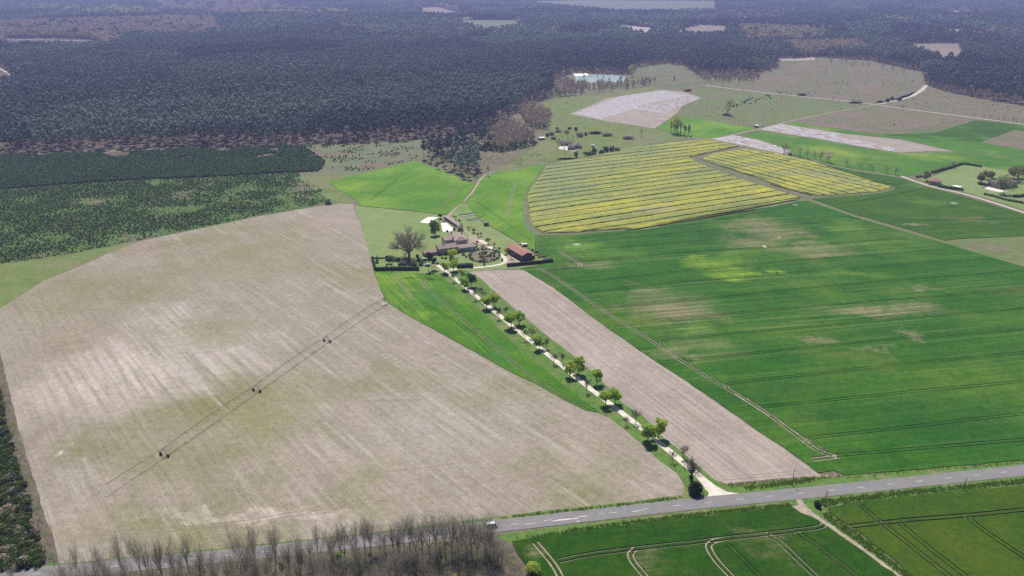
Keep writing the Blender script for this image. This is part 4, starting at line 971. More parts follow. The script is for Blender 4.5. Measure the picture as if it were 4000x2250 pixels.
# far wood, in patches of several trees
def patch_mesh(base, k, size, seed, name):
    r = random.Random(seed); v, f, mi = [], [], []
    for i in range(k):
        m_ = base[r.randrange(len(base))]; a = r.uniform(0, 6.28); s = r.uniform(.8, 1.2); x, y = r.uniform(-size, size), r.uniform(-size, size)
        ca, sa = math.cos(a) * s, math.sin(a) * s; b = len(v)
        v += [(q.co.x * ca - q.co.y * sa + x, q.co.x * sa + q.co.y * ca + y, q.co.z * s) for q in m_.vertices]
        f += [tuple(i_ + b for i_ in p.vertices) for p in m_.polygons]; mi += [p.material_index for p in m_.polygons]
    return mesh(name, v, f, list(base[0].materials), mi)
FP = [pine(21, 90 + i, 50, 1.1) for i in range(4)]
FPJ = [join2(a, b, 'far_pine') for a, b in FP]
PATCH = [patch_mesh(FPJ, 9, 11, i, 'pine_patch') for i in range(5)]
BROWN_T = [leafy(18, 4.6, 70, 1.0, 80 + i, .2, 'twig_red') for i in range(3)]
BROWN_J = [join2(a, b, 'brown_mass_%d' % i) for i, (a, b) in enumerate(BROWN_T)]
BPATCH = [patch_mesh(BROWN_J, 8, 11, i, 'bare_patch') for i in range(3)]
PPATCH = [patch_mesh(PALE_J, 5, 11, i, 'pale_patch') for i in range(3)]
far = forest_pts(-24, 105, 17.0)
px = proj(far); keep = np.ones(len(far), bool)
for c in clear_l: keep &= ~inside(px, c)
far, px = far[keep], px[keep]
px[:, 1] -= .085 * (px[:, 1] + 82)
fb = np.zeros(len(far), bool); fp_ = np.zeros(len(far), bool)
for c in BROWN: fb |= inside(px, c)
for c in PALEZ: fp_ |= inside(px, c)
nz = vnoise(far, .0016, 3.3)
u_ = rng.random(len(far))
fb = (fb & (u_ < .96)) | ((nz > .28) & (u_ < .8)); fp_ = (fp_ & (u_ < .92)) | ((nz < -.42) & (u_ < .35)); fb &= ~fp_
scatter('far_forest', far[~fb & ~fp_], PATCH, 'endless hazy pine forest towards the skyline', 'forest')
scatter('bare_woodland', np.concatenate([far[fb]]), BPATCH, 'hazy brown leafless woodland far away', 'woodland')
scatter('pale_woodland', np.concatenate([far[fp_]]), PPATCH, 'pale green spring woodland strips far away', 'woodland')
scatter('leafless_wood', bb, BROWN_J, 'brown leafless trees mixed into the pine wood', 'woodland', scl=rng.uniform(.8, 1.15, len(bb)))
if len(pp_): scatter('spring_wood', pp_, PALE_J, 'pale green trees mixed into the far pine wood', 'woodland')

# young pines: dense block and open rows
YB = [bush(1.35, 1.35, 2.9, 34, .55, 120 + i, 'needle_y', 4) for i in range(5)]
dp = grid_points(wpoly(DENSE), (1.9, 2.3), .4)
dpx = proj(dp); keep = ~((np.abs(dpx[:, 0] - (284 - (dpx[:, 1] - 420) * .06)) < 1.6) & (dpx[:, 1] < 452)) & ((vnoise(dp, .03, 1.2) > -.33) | (dpx[:, 1] > 400))
dp = dp[keep]
scatter('young_pines', dp, YB, 'dense dark block of young pines in front of the wood', 'plantation', scl=rng.uniform(.8, 1.15, len(dp)) * np.where(proj(dp)[:, 1] > 400, 1.05, .9))
SB = [bush(.75, .75, 1.35, 16, .42, 140 + i, 'needle_y', 3) for i in range(4)]
sp_ = grid_points(wpoly(SCRUB), (1.25, 3.2), .33, math.radians(6))
spx = proj(sp_); dens = np.interp(spx[:, 0], [0, 350, 520, 680, 830], [.30, .22, .02, -.1, -.2]) + np.interp(spx[:, 1], [440, 560, 640, 665], [.15, .1, -.08, .1])
nz = vnoise(sp_, .028, 8.1)
keep = nz * .8 + dens > rng.uniform(-.25, .3, len(sp_))
sp_ = sp_[keep]
scatter('young_pine_rows', sp_, SB + [bush(.8, .8, 1.0, 16, .42, 146, 'thicket', 3), bush(.7, .7, .9, 14, .4, 147, 'leaf_o', 3)], 'rows of low young pines on rough grass left of the wheat', 'plantation', scl=rng.uniform(.5, 1.1, len(sp_)))
GB = [bush(.6, .6, .5, 10, .35, 150 + i, 'tuft', 3) for i in range(3)]
gp = grid_points(wpoly(SCRUB), 3.4); gp = gp[rng.random(len(gp)) < .5]
scatter('rough_grass', gp, GB, 'rough grass tufts among the young pine rows', 'grass', scl=rng.uniform(.6, 1.5, len(gp)))
hp = grid_points(wpoly([(770, 367), (1000, 356), (1060, 354), (1050, 396), (1040, 404), (900, 432), (835, 424), (818, 408)]), 3.2)
hp = hp[(vnoise(hp, .04, 5) + rng.uniform(-.3, .3, len(hp))) > .18]
scatter('heath_shrubs', hp, SB, 'low dark shrubs on the pale heath strip', 'shrubs', scl=rng.uniform(.4, 1.3, len(hp)))

# ------------------------------------------------------------------ avenue trees
AV_L = [leafy(8.8, 3.7, 1700, .28, 200 + i, .26, 'leaf', 11) for i in range(3)]
AV_Y = [leafy(8.6, 3.5, 1300, .27, 210 + i, .26, 'leaf_y', 10) for i in range(2)]
AV_D = leafy(8.8, 4.0, 1700, .28, 220, .2, 'leaf_d', 14, 1.1)
AV_S = leafy(7.6, 2.8, 330, .25, 221, .26, 'leaf_o', 9)
AV_B = [bare(7.2, 230 + i, 5, .6, .3, 'bark', .02, (2, 3), width=2.3) for i in range(4)]
def av(kind, i): return {'L': AV_L[i % 3], 'Y': AV_Y[i % 2], 'D': AV_D, 'S': AV_S, 'B': AV_B[i % 4]}[kind]
LEFT = [((1737, 1066), 'Y'), ((1773, 1102), 'B'), ((1815, 1133), 'L'), ((1856, 1170), 'B'), ((1901, 1206), 'L'), ((1948, 1245), 'B'), ((1997.5, 1281), 'L'), ((2051, 1328), 'B'), ((2106, 1366), 'L'), ((2163, 1423), 'B'), ((2225, 1472), 'Y'), ((2291, 1531), 'B'), ((2366, 1585), 'L'), ((2446, 1660), 'B'), ((2530, 1723), 'L'), ((2625, 1805), 'B')]
RIGHT = [((1772, 1059), 'L'), ((1804, 1089), 'Y'), ((1843, 1118.7), 'D'), ((1887, 1164), 'S'), ((1931, 1198), 'Y'), ((1977, 1234), 'B'), ((2029.5, 1269), 'L'), ((2079, 1321), 'B'), ((2135.7, 1363.7), 'B'), ((2195, 1418), 'B'), ((2259, 1463.6), 'L'), ((2330, 1503), 'L'), ((2402, 1577.7), 'L'), ((2482.7, 1651), 'B'), ((2570.7, 1708), 'L'), ((2668.7, 1790), 'B')]
LOOK = {'L': 'green leafy', 'Y': 'yellow green leafy', 'D': 'dense dark green round', 'S': 'thinly leaved olive', 'B': 'small leafless'}
for side, row in (('left', LEFT), ('right', RIGHT)):
    n_ = len(row)
    for i, ((x, y), k) in enumerate(row):
        p = S(x, y)
        sz = rnd.uniform(.92, 1.1) * (1.12 if (side, i) in (('left', 6), ('right', 6), ('right', 14), ('left', 14)) else 1.0) * (.72 if k == 'B' and side == 'left' and i > 12 else 1)
        j = n_ - 1 - i
        plant('avenue_tree' if k != 'B' else 'bare_tree', av(k, i + (side == 'right')), p, sz, '%s tree, %s from the road in the avenue\'s %s row' % (LOOK[k], ORD[j], side), 'tree', 'trees of the avenue')
jq = crop(2550, 1600, 3.6233)
p = jq(545, 1030)
t_, c_ = bare(13, 245, 5, .7, .2, 'bark', .035, (2, 3), r0=.24, width=3.6, fan=(15, 65))
o = plant('ivy_tree', (t_, c_), p, 1.0, 'dark ivy-clad leafless tree at the mouth of the drive', 'tree')
mb = MB(); r = random.Random(3); leaf_cloud(mb, [(Vector((r.uniform(-.9, .9), r.uniform(-.9, .9), z)), Vector((.7, .7, .8))) for z in (.8, 2, 3, 4.4, 5.2, 6.8, 8)], 420, .2, r)
link('ivy', mesh('ivy', mb.v, mb.f, M['ever']), o)
p = jq(600, 1185)
o = thing('bush', 'big round dark bush below the ivy tree at the junction', 'bush', (p.x, p.y, 0)); link('foliage', bush(3.6, 3.2, 5.8, 1500, .32, 246, 'ever', 10), o)
p = D(2055, 1276)
o = thing('bush', 'small dark round bush beside the dirt track and pole', 'bush', (p.x, p.y, 0)); link('foliage', bush(1.5, 1.5, 3.0, 500, .22, 247, 'ever', 6), o)

# ------------------------------------------------------------------ buildings
def house(name, label, cat, o, ang, W, Dp, hw, hr, ridge='x', hip=0.0, wall='stone', roof='roof_grey', over=.35, wins=(), doors=(), chims=(), mono=False):
    t = thing(name, label, cat, (o[0], o[1], 0), ang)
    mb = MB()
    if mono: mb.add([(0, 0, 0), (W, 0, 0), (W, Dp, 0), (0, Dp, 0), (0, 0, hw), (W, 0, hw), (W, Dp, hr), (0, Dp, hr)], [(3, 2, 1, 0), (0, 1, 5, 4), (1, 2, 6, 5), (2, 3, 7, 6), (3, 0, 4, 7)])
    elif hip: mb.box(0, W, 0, Dp, 0, hw)
    elif ridge == 'x': mb.add([(0, 0, 0), (W, 0, 0), (W, Dp, 0), (0, Dp, 0), (0, 0, hw), (W, 0, hw), (W, Dp, hw), (0, Dp, hw), (0, Dp / 2, hr - .12), (W, Dp / 2, hr - .12)], [(3, 2, 1, 0), (0, 1, 5, 4), (2, 3, 7, 6), (1, 2, 6, 9, 5), (3, 0, 4, 8, 7)])
    else: mb.add([(0, 0, 0), (W, 0, 0), (W, Dp, 0), (0, Dp, 0), (0, 0, hw), (W, 0, hw), (W, Dp, hw), (0, Dp, hw), (W / 2, 0, hr - .12), (W / 2, Dp, hr - .12)], [(3, 2, 1, 0), (0, 1, 5, 8, 4), (2, 3, 7, 9, 6), (1, 2, 6, 5), (3, 0, 4, 7)])
    mb.build('wall', M[wall], t)
    rb = MB(); e = over; dz = .12
    if mono: rb.slab([(-e, -e, hw + dz), (W + e, -e, hw + dz), (W + e, Dp + e, hr + dz), (-e, Dp + e, hr + dz)], [(0, 1, 2, 3)], .16)
    elif hip:
        k = hip
        if ridge == 'x': V = [(-e, -e, hw + dz), (W + e, -e, hw + dz), (W + e, Dp + e, hw + dz), (-e, Dp + e, hw + dz), (k, Dp / 2, hr), (W - k, Dp / 2, hr)]; F = [(0, 1, 5, 4), (2, 3, 4, 5), (1, 2, 5), (3, 0, 4)]
        else: V = [(-e, -e, hw + dz), (W + e, -e, hw + dz), (W + e, Dp + e, hw + dz), (-e, Dp + e, hw + dz), (W / 2, k, hr), (W / 2, Dp - k, hr)]; F = [(0, 1, 4), (1, 2, 5, 4), (2, 3, 5), (3, 0, 4, 5)]
        rb.slab(V, F, .16)
    elif ridge == 'x':
        s = (hr - hw) / (Dp / 2); lo = hw - s * e + dz
        rb.slab([(-e, -e, lo), (W + e, -e, lo), (W + e, Dp / 2, hr + dz), (-e, Dp / 2, hr + dz), (W + e, Dp + e, lo), (-e, Dp + e, lo)], [(0, 1, 2, 3), (3, 2, 4, 5)], .16)
    else:
        s = (hr - hw) / (W / 2); lo = hw - s * e + dz
        rb.slab([(-e, -e, lo), (W / 2, -e, hr + dz), (W / 2, Dp + e, hr + dz), (-e, Dp + e, lo), (W + e, -e, lo), (W + e, Dp + e, lo)], [(0, 1, 2, 3), (1, 4, 5, 2)], .16)
    ro = rb.build('roof', M[roof], t)
    for (x, y, z0, z1) in chims:
        cb = MB(); cb.box(x - .35, x + .35, y - .35, y + .35, z0, z1); cb.box(x - .45, x + .45, y - .45, y + .45, z1, z1 + .18); cb.build('chimney', M['stone'], ro)
    def opening(nm, side, u, z, w, h, mt, inner):
        b = MB(); g = MB()
        if side == 'f': b.box(u, u + w, -.07, .02, z, z + h); g.box(u + .1, u + w - .1, -.09, -.05, z + .1, z + h - .1)
        if side == 'l': b.box(-.07, .02, u, u + w, z, z + h); g.box(-.09, -.05, u + .1, u + w - .1, z + .1, z + h - .1)
        if side == 'r': b.box(W - .02, W + .07, u, u + w, z, z + h); g.box(W + .05, W + .09, u + .1, u + w - .1, z + .1, z + h - .1)
        f = b.build(nm, M[mt], t); g.build('pane' if nm == 'window' else 'door_leaf', M[inner], f)
    for w_ in wins: opening('window', *w_, 'white', 'glass')
    for d_ in doors: opening('door', *d_)
    return t
A0 = math.radians(20.7); ux, uy = math.cos(A0), math.sin(A0)
def loc_(o, a, b): return (o[0] + ux * a - uy * b, o[1] + uy * a + ux * b)
O1 = (-53.8, 546.5)
house('farm_wing', 'long two-storey stone farm wing with weathered tile roof', 'farm building', O1, A0, 15.2, 8.0, 4.7, 6.7, 'x', wins=[('f', 3.2, 2.6, .9, 1.2), ('f', 9.5, 2.6, .9, 1.2), ('f', 6.0, .9, 1.0, 1.3), ('l', 3.4, 2.8, .9, 1.1)], doors=[('f', 12, 0, 1.2, 2.2, 'wood', 'wood_grey')], chims=[(5.0, 4.0, 6.2, 7.9), (15.0, 4.0, 6.2, 8.6)])
house('farm_garage', 'low stone farm garage with a white door beside the yard', 'farm building', loc_(O1, 15.3, .6), A0, 13.6, 7.2, 3.2, 4.7, 'x', doors=[('f', 9.6, 0, 2.7, 2.5, 'white', 'white'), ('f', 2.5, 0, 1.2, 2.1, 'wood', 'wood_grey')], wins=[('f', 6.0, 1.0, .9, 1.0)])
house('farm_shed', 'low stone shed built against the left end of the farm wing', 'shed', loc_(O1, -10.6, 1.2), A0, 10.2, 5.6, 2.5, 3.7, 'x', doors=[('f', 4.5, 0, 1.4, 2.0, 'wood', 'wood')], wins=[('f', 8.0, .9, .8, .9)])
OH = loc_(O1, 15.6, 9.0)
house('farmhouse', 'tall two-storey stone farmhouse with hipped tile roof', 'house', OH, A0, 9.6, 17.0, 6.2, 8.6, 'y', 3.2, wins=[('l', 2.0, 3.6, 1.0, 1.4), ('l', 6.5, 3.6, 1.0, 1.4), ('l', 11.0, 3.6, 1.0, 1.4), ('f', 2.0, 4.2, 1.0, 1.3), ('f', 6.4, 4.2, 1.0, 1.3), ('r', 3.5, 3.6, 1.0, 1.4), ('r', 10.0, 3.6, 1.0, 1.4)], doors=[('l', 4.4, 0, 1.2, 2.2, 'wood', 'wood')], chims=[(1.2, 14.5, 6.5, 9.2), (8.2, 11.0, 6.5, 9.0), (0.2, 6.0, 5.5, 8.0)])
house('farm_annex', 'short stone annex behind the farm wing, left of the farmhouse', 'farm building', loc_(OH, -6.4, 7.0), A0, 6.3, 8.0, 5.2, 6.6, 'x', wins=[('l', 2.4, 2.8, .9, 1.2), ('f', 1.6, 3.0, .9, 1.2)])
house('farm_porch', 'small tiled lean-to behind the garage', 'farm building', loc_(O1, 25.6, 8.0), A0, 6.8, 5.2, 2.6, 4.0, 'y', doors=[('r', 1.6, 0, 1.2, 2.0, 'wood', 'wood')])
house('barn', 'long timber barn with a red tile roof', 'barn', (7.4, 533.0), math.radians(29.9), 8.4, 22.3, 4.6, 6.1, 'y', wall='wood', roof='roof_red', over=.6, doors=[('l', 13.5, 0, 3.4, 3.6, 'wood_grey', 'wood'), ('l', 4.0, 0, 3.0, 3.4, 'wood_grey', 'wood')], wins=[('l', 9.4, 2.6, 1.0, 1.0), ('l', 18.5, 2.6, 1.0, 1.0)])
house('lean_to', 'low open lean-to against the right side of the barn', 'shed', (7.4 + math.cos(.522) * 8.5 - math.sin(.522) * .6, 533.0 + math.sin(.522) * 8.5 + math.cos(.522) * .6), math.radians(29.9), 2.6, 5.0, 2.6, 2.9, mono=True, wall='wood', roof='roof_red', over=.2)
g0 = fq(2010, 420)
house('garden_hut', 'small dark wooden hut alone on the lawn', 'hut', (g0.x, g0.y), math.radians(-8), 3.6, 3.2, 2.5, 2.9, mono=True, wall='wood', roof='wood_grey', over=.25, doors=[('f', 1.2, 0, 1.0, 2.0, 'wood_grey', 'wood')])
ga, gb = fq(760, 205), fq(1200, 500); d_ = gb - ga
house('garden_wall_shed', 'long narrow dark lean-to running past the white pool', 'shed', (ga.x, ga.y), math.atan2(d_.y, d_.x), d_.length, 2.6, 2.4, 2.7, mono=True, wall='wood_grey', roof='roof_grey', over=.2)
g0 = fq(1195, 588)
house('pool_hut', 'small brown tiled hut at the end of the pool', 'hut', (g0.x, g0.y), math.radians(5), 4.2, 6.0, 2.4, 3.6, 'y', roof='roof_dark', doors=[('f', 1.4, 0, 1.1, 2.0, 'wood', 'wood')])
# white pool surround, sand court, garden beds
sheet('pool', None, .10, M['pool'], 'white covered pool terrace behind the farmhouse', 'pool', world_pts=[fq(*p) for p in [(668, 332), (805, 315), (880, 365), (1045, 505), (1005, 590), (725, 602), (700, 480)]])
sheet('sand_court', None, .09, M['sand'], 'white sand court on the lawn behind the round tree', 'sand court', world_pts=[fq(*p) for p in [(0, 305), (130, 220), (265, 145), (420, 140), (590, 165), (480, 200), (370, 260), (330, 305), (270, 342), (120, 325)]])
for i, (a, b, w, m_, lab) in enumerate((((1240, 88), (1670, 25), 1.3, 'tuft', 'topmost planted garden bed right of the farm track'), ((1300, 132), (1745, 80), 1.2, 'plastic', 'long white covered garden bed, the widest of the beds'), ((1345, 172), (1472, 158), 1.4, 'plastic', 'short white covered garden bed'), ((1480, 235), (1940, 180), 1.3, 'gardensoil', 'bare dark garden bed above the lowest white one'), ((1495, 268), (1950, 210), 1.0, 'plastic', 'lowest long white covered garden bed'))):
    A, B = fq(*a), fq(*b); d_ = B - A; o = thing('garden_bed', lab, 'garden bed', (A.x, A.y, 0), math.atan2(d_.y, d_.x), 'garden beds right of the track')
    mb = MB(); mb.box(0, d_.length, -w / 2 - .1, w / 2 + .1, 0, .3); mb.build('frame', M['wood'], o)
    mb = MB(); n_ = 10; 
    for k in range(n_): mb.box(d_.length * k / n_, d_.length * (k + 1) / n_ - .05, -w / 2, w / 2, .3, .5 + .1 * (k % 2), .12)
    mb.build('cover' if m_ == 'plastic' else 'soil' if m_ == 'gardensoil' else 'plants', M[m_], o)

def hedge(name, pts, w, h, mat, label, seed, cat='hedge', leaf=.22, dens=5.0):
    r = random.Random(seed); o = thing(name, label, cat, (0, 0, 0)); mb, lf = MB(), MB()
    l = smooth_line(pts, 1); L = offset_line(l, w / 2 * .85); R2 = offset_line(l, -w / 2 * .85)
    for i in range(len(l) - 1):
        a, b, c, d = L[i], L[i + 1], R2[i + 1], R2[i]; hh = h * .92
        mb.add([(a.x, a.y, 0), (b.x, b.y, 0), (c.x, c.y, 0), (d.x, d.y, 0), (a.x, a.y, hh), (b.x, b.y, hh), (c.x, c.y, hh), (d.x, d.y, hh)], [(4, 7, 6, 5), (0, 4, 5, 1), (2, 6, 7, 3), (1, 5, 6, 2), (3, 7, 4, 0)])
        seg = (l[i + 1] - l[i]).length
        for _ in range(int(seg * dens * (w + 2 * h) / 2.5)):
            t = r.random(); p = l[i].lerp(l[i + 1], t); dd = (l[i + 1] - l[i]).normalized(); nr = Vector((-dd.y, dd.x))
            if r.random() < .45: q = p + nr * r.uniform(-w / 2, w / 2); c = (q.x, q.y, h * r.uniform(.88, 1.06))
            else: s_ = r.choice((-1, 1)); q = p + nr * s_ * w / 2 * r.uniform(.85, 1.08); c = (q.x, q.y, h * r.uniform(0.02, 1))
            n3 = rv(r).normalized(); u = n3.orthogonal().normalized(); v = n3.cross(u); s2 = leaf * r.uniform(.6, 1.5)
            lf.quad(c, u * s2, v * s2 * .8)
    mb.build('core', M[mat], o); lf.build('leaves', M[mat], o)
    return o
hedge('hedge', [bq(105, 460), bq(145, 620), bq(195, 765)], 1.6, 2.6, 'ever', 'clipped dark hedge along the stubble field side of the garden', 1)
hedge('hedge', [bq(205, 768), bq(700, 752), bq(1050, 756), bq(1415, 752)], 1.6, 2.6, 'ever', 'long clipped dark hedge between garden and wheat triangle', 2)
hedge('low_hedge', [bq(135, 432), bq(300, 434), bq(470, 428)], .7, .9, 'ever', 'low thin hedge across the left garden lawn', 3)
hedge('hedge', [cq(145, 622), cq(515, 602)], 3.2, 2.9, 'ever', 'thick square-cut dark hedge at the entrance', 4)
hedge('hedge', [cq(1290, 592), cq(1700, 555), cq(2050, 520), cq(2340, 488)], 1.5, 2.3, 'ever', 'clipped dark hedge in front of the barn', 5)

# farm trees and shrubs
M['twig_oak'] = leaf_mat('oak_twigs', (0.36, 0.345, 0.26), (0.44, 0.42, 0.32), .25, .25)
OAK = bare(23.5, 300, 6, .85, .17, 'twig_oak', .03, (2, 3), r0=.8, width=10.5, limbs=7, fan=(20, 72))
p = bq(1135, 400); plant('oak_tree', OAK, p, (1.05, 1.05, 1.0), 'huge leafless oak beside the farmhouse garden', 'tree', rz=.6)
fh = cropH(1640, 830, 8.05); bh = cropH(1440, 950, 7.1556); ch_ = cropH(1760, 940, 5.8545)
p = fq(490, 700); h = fh(490, 700, 200); t2 = leafy(h, h * .36, 1300, .36, 301, .12, 'leaf_o', 12, 1.2); plant('garden_tree', t2, p, 1, 'big round olive green tree between oak and pool', 'tree')
p = fq(645, 200); h = fh(645, 200, 20); plant('ball_tree', leafy(h, h * .36, 500, .32, 302, .4, 'ever', 8), p, 1, 'dark round evergreen tree above the sand court', 'tree')
p = fq(1325, 545); h = fh(1325, 545, 325); mb = MB(); r = random.Random(4); leaf_cloud(mb, [(Vector((0, 0, h * k / 9)), Vector((.65 * (1 - k / 12), .65 * (1 - k / 12), h * .12))) for k in range(1, 9)], 260, .22, r)
tb = MB(); tb.tube((0, 0, 0), (0, 0, h * .8), .12, .04); plant('cypress', (mesh('trunk', tb.v, tb.f, M['bark']), mesh('crown', mb.v, mb.f, M['ever'])), p, 1, 'slim dark cypress behind the farmhouse', 'tree')
ORCH = [((1115, 235), 40, 'blossom', 'pale blossoming fruit tree next to the garden beds'), ((1250, 355), 190, 'leaf_pale', 'thin young fruit tree below the garden beds'), ((1690, 625), 400, 'blossom', 'largest white blossoming fruit tree behind the farmhouse'), ((1530, 545), 440, 'leaf_pale', 'thin fruit tree left of the largest blossoming one'), ((1840, 775), 610, 'leaf_pale', 'bare thin fruit tree above the yellow car'), ((1920, 745), 600, 'blossom', 'slender fruit tree nearest the yard'), ((2155, 995), 760, 'leaf_o', 'olive fruit tree beside the gravel path'),
        ((2325, 1095), 900, 'blossom', 'pale blossoming fruit tree halfway to the barn'), ((2505, 1225), 1080, 'leaf_pale', 'young fruit tree closest to the barn'), ((1990, 1145), 960, 'blossom', 'tiny white blossoming tree on the yard corner')]
for i, (b, tp, m_, lab) in enumerate(ORCH):
    p = fq(*b); h = max(2.5, fh(b[0], b[1], tp)); plant('fruit_tree', leafy(h, h * .42, 300, .24, 310 + i, .3, m_, 7), p, 1, lab, 'tree', 'fruit trees right of the farmhouse')
p = cq(60, 520); h = ch_(60, 520, 230); plant('willow', leafy(h + 1, 4.2, 1300, .32, 330, .08, 'leaf_y', 12, 1.1), p, 1, 'broad yellow green willow in front of the farm wing', 'tree')
p = cq(1250, 300); plant('fruit_tree', leafy(5, 2.2, 220, .25, 331, .3, 'leaf_y', 7), p, 1, 'small yellow green tree at the left corner of the barn', 'tree')
p = cq(1390, 420); plant('bare_tree', AV_B[1], p, .8, 'small leafless tree against the barn front', 'tree')
for i, ((x, y), tp, lab) in enumerate((((1665, 770), 260, 'tallest dark conifer at the garden entrance'), ((1772, 745), 290, 'dark conifer right of the tallest one at the entrance'), ((1850, 735), 420, 'short dark conifer nearest the drive'))):
    p = bq(x, y); h = bh(x, y, tp); plant('conifer', pine(h, 340 + i, 420, .34, 'ever', 2.3), p, 1, lab, 'tree', 'conifers at the garden entrance')
p = bq(240, 540); h = bh(240, 540, 300); mb = MB(); r = random.Random(9); leaf_cloud(mb, [(Vector((0, 0, h * k / 8)), Vector((h * .24 * (1 - k / 8.5), h * .24 * (1 - k / 8.5), h * .12))) for k in range(1, 8)], 240, .22, r)
tb = MB(); tb.tube((0, 0, 0), (0, 0, h * .8), .1, .03); plant('small_fir', (mesh('trunk', tb.v, tb.f, M['bark']), mesh('crown', mb.v, mb.f, M['ever'])), p, 1, 'small pointed fir in the left garden corner', 'tree')
GS = [((650, 480), 3.6, 4.6, 'leaf_o', 'large olive shrub left of the oak'), ((520, 470), 2.2, 3.6, 'ever', 'dark shrub at the left end of the shrub bank'), ((800, 500), 2.6, 3.2, 'thicket', 'dark green shrub just left of the oak stem'), ((1010, 600), 2.6, 3.2, 'twig_red', 'brownish shrub in front of the oak'), ((1110, 500), 2.2, 3.0, 'twig_red', 'reddish shrub at the foot of the oak'),
      ((1280, 620), 2.6, 3.4, 'leaf_o', 'olive shrub behind the long hedge'), ((1370, 385), 1.6, 2.4, 'ever', 'round dark shrub right of the oak'), ((1410, 500), 2.0, 3.0, 'thicket', 'dark shrub between oak and parked cars'), ((1460, 620), 2.2, 3.4, 'leaf_o', 'olive shrub at the end of the long hedge'), ((880, 620), 2.0, 2.0, 'thicket', 'low green shrub against the long hedge'),
      ((610, 600), 2.4, 1.8, 'leaf', 'low bright green shrub on the left lawn'), ((500, 640), .5, 2.0, 'ever', 'slim dark clipped shrub on the left lawn'), ((2070, 420), 1.4, 2.0, 'leaf_y', 'rounded yellow green shrub before the farm wing'), ((2150, 440), 1.1, 1.7, 'thicket', 'small dark shrub beside the rounded yellow one')]
for i, ((x, y), rr, h, m_, lab) in enumerate(GS):
    p = bq(x, y); o = thing('garden_shrub', lab, 'shrub', (p.x, p.y, 0)); link('foliage', bush(rr, rr, h, int(160 + rr * 130), .26, 350 + i, m_, 7), o)
for i, (q, x, y, rr, h, m_, lab) in enumerate(((fq, 620, 1350, 1.5, 2.2, 'leaf_o', 'olive shrub against the front of the farm wing'), (fq, 830, 1330, 1.3, 1.8, 'thicket', 'dark shrub under the farm wing windows'), (fq, 1280, 1250, 1.4, 1.6, 'leaf', 'green shrub in front of the garage'), (fq, 1830, 1180, 1.2, 1.6, 'thicket', 'dark shrub at the garage corner by the yard'), (fq, 330, 1420, 1.8, 2.6, 'leaf_o', 'olive shrub in front of the low farm shed'), (fq, 860, 950, 1.6, 2.4, 'leaf_o', 'olive shrub between annex and oak lawn'), (fq, 640, 230, 2.0, 1.8, 'twig_red', 'brown shrub under the dark round evergreen'), (fq, 760, 300, 2.2, 1.6, 'twig_red', 'low brown shrub above the pool'), (fq, 1080, 560, 1.0, 2.4, 'ever', 'dark clipped shrub at the pool corner'), (fq, 870, 605, .9, 1.8, 'ever', 'small dark shrub below the pool edge'), (fq, 1690, 560, 1.8, 1.8, 'thicket', 'dark shrub under the largest blossoming tree'),
        (cq, 300, 330, 1.8, 1.8, 'leaf_o', 'olive shrub left of the oval bed'), (cq, 360, 380, 1.2, 1.4, 'thicket', 'small dark shrub at the left tip of the oval bed'), (cq, 1180, 470, .8, 2.4, 'leaf_o', 'slim olive shrub at the right tip of the oval bed'), (cq, 770, 570, .7, 2.0, 'leaf_o', 'slim shrub on the lawn below the oval bed'), (cq, 1880, 230, 1.2, 1.6, 'thicket', 'dark shrub behind the grey car'), (cq, 2060, 300, 1.3, 1.4, 'leaf', 'green shrub beside the pale trough'), (cq, 2250, 440, 1.4, 1.6, 'twig', 'grey leafless shrub at the end of the barn hedge'), (cq, 2150, 440, 1.4, 1.4, 'twig', 'second grey leafless shrub behind the barn hedge'), (cq, 1300, 260, 1.5, 2.2, 'leaf_o', 'olive shrub at the back corner of the barn'))):
    p = q(x, y); o = thing('farm_shrub', lab, 'shrub', (p.x, p.y, 0)); link('foliage', bush(rr, rr, h, int(140 + rr * 110), .24, 700 + i, m_, 6), o)
# oval planted bed in front of the garage
sheet('planting_bed', None, .10, M['gardensoil'] , 'oval planting bed inside the curved gravel path', 'flower bed', world_pts=[cq(780 + 370 * math.cos(t) - 30 * math.sin(t), 350 + 165 * math.sin(t)) for t in np.linspace(0, 2 * math.pi, 40)[:-1]])
BS = [bush(1.3, 1.3, 1.5, 150, .22, 380 + i, m_, 5) for i, m_ in enumerate(('thicket', 'leaf_o', 'twig', 'thicket'))]
r = random.Random(12)
for i in range(46):
    if i < 24: t = 2 * math.pi * i / 24; k = .92
    else: t = r.uniform(0, 6.28); k = r.uniform(.15, .75)
    p = cq(780 + 370 * k * math.cos(t) - 30 * k * math.sin(t), 350 + 165 * k * math.sin(t))
    o = thing('border_shrub', 'low clipped shrub in the oval planting bed', 'shrub', (p.x, p.y, 0), r.uniform(0, 6), 'shrubs of the oval planting bed', (r.uniform(.7, 1.3),) * 3); link('foliage', BS[r.randrange(4)], o)
for i, (a, b) in enumerate((((740, 350), (840, 415)), ((930, 300), (1040, 360)), ((700, 255), (860, 245)))):
    A, B = cq(*a), cq(*b); d_ = B - A; o = thing('stone_edging', ('pale stone edging in the middle of', 'pale stone edging at the right of', 'pale stone edging at the top of')[i] + ' the oval bed', 'stone edging', (A.x, A.y, .1), math.atan2(d_.y, d_.x))
    for k in range(int(d_.length / .8)):
        mb = MB(); mb.box(k * .8, k * .8 + .74, -.22, .22 + .05 * (k % 2), 0, .35 + .06 * (k % 3), .04); mb.build('stone', M['concrete'], o)

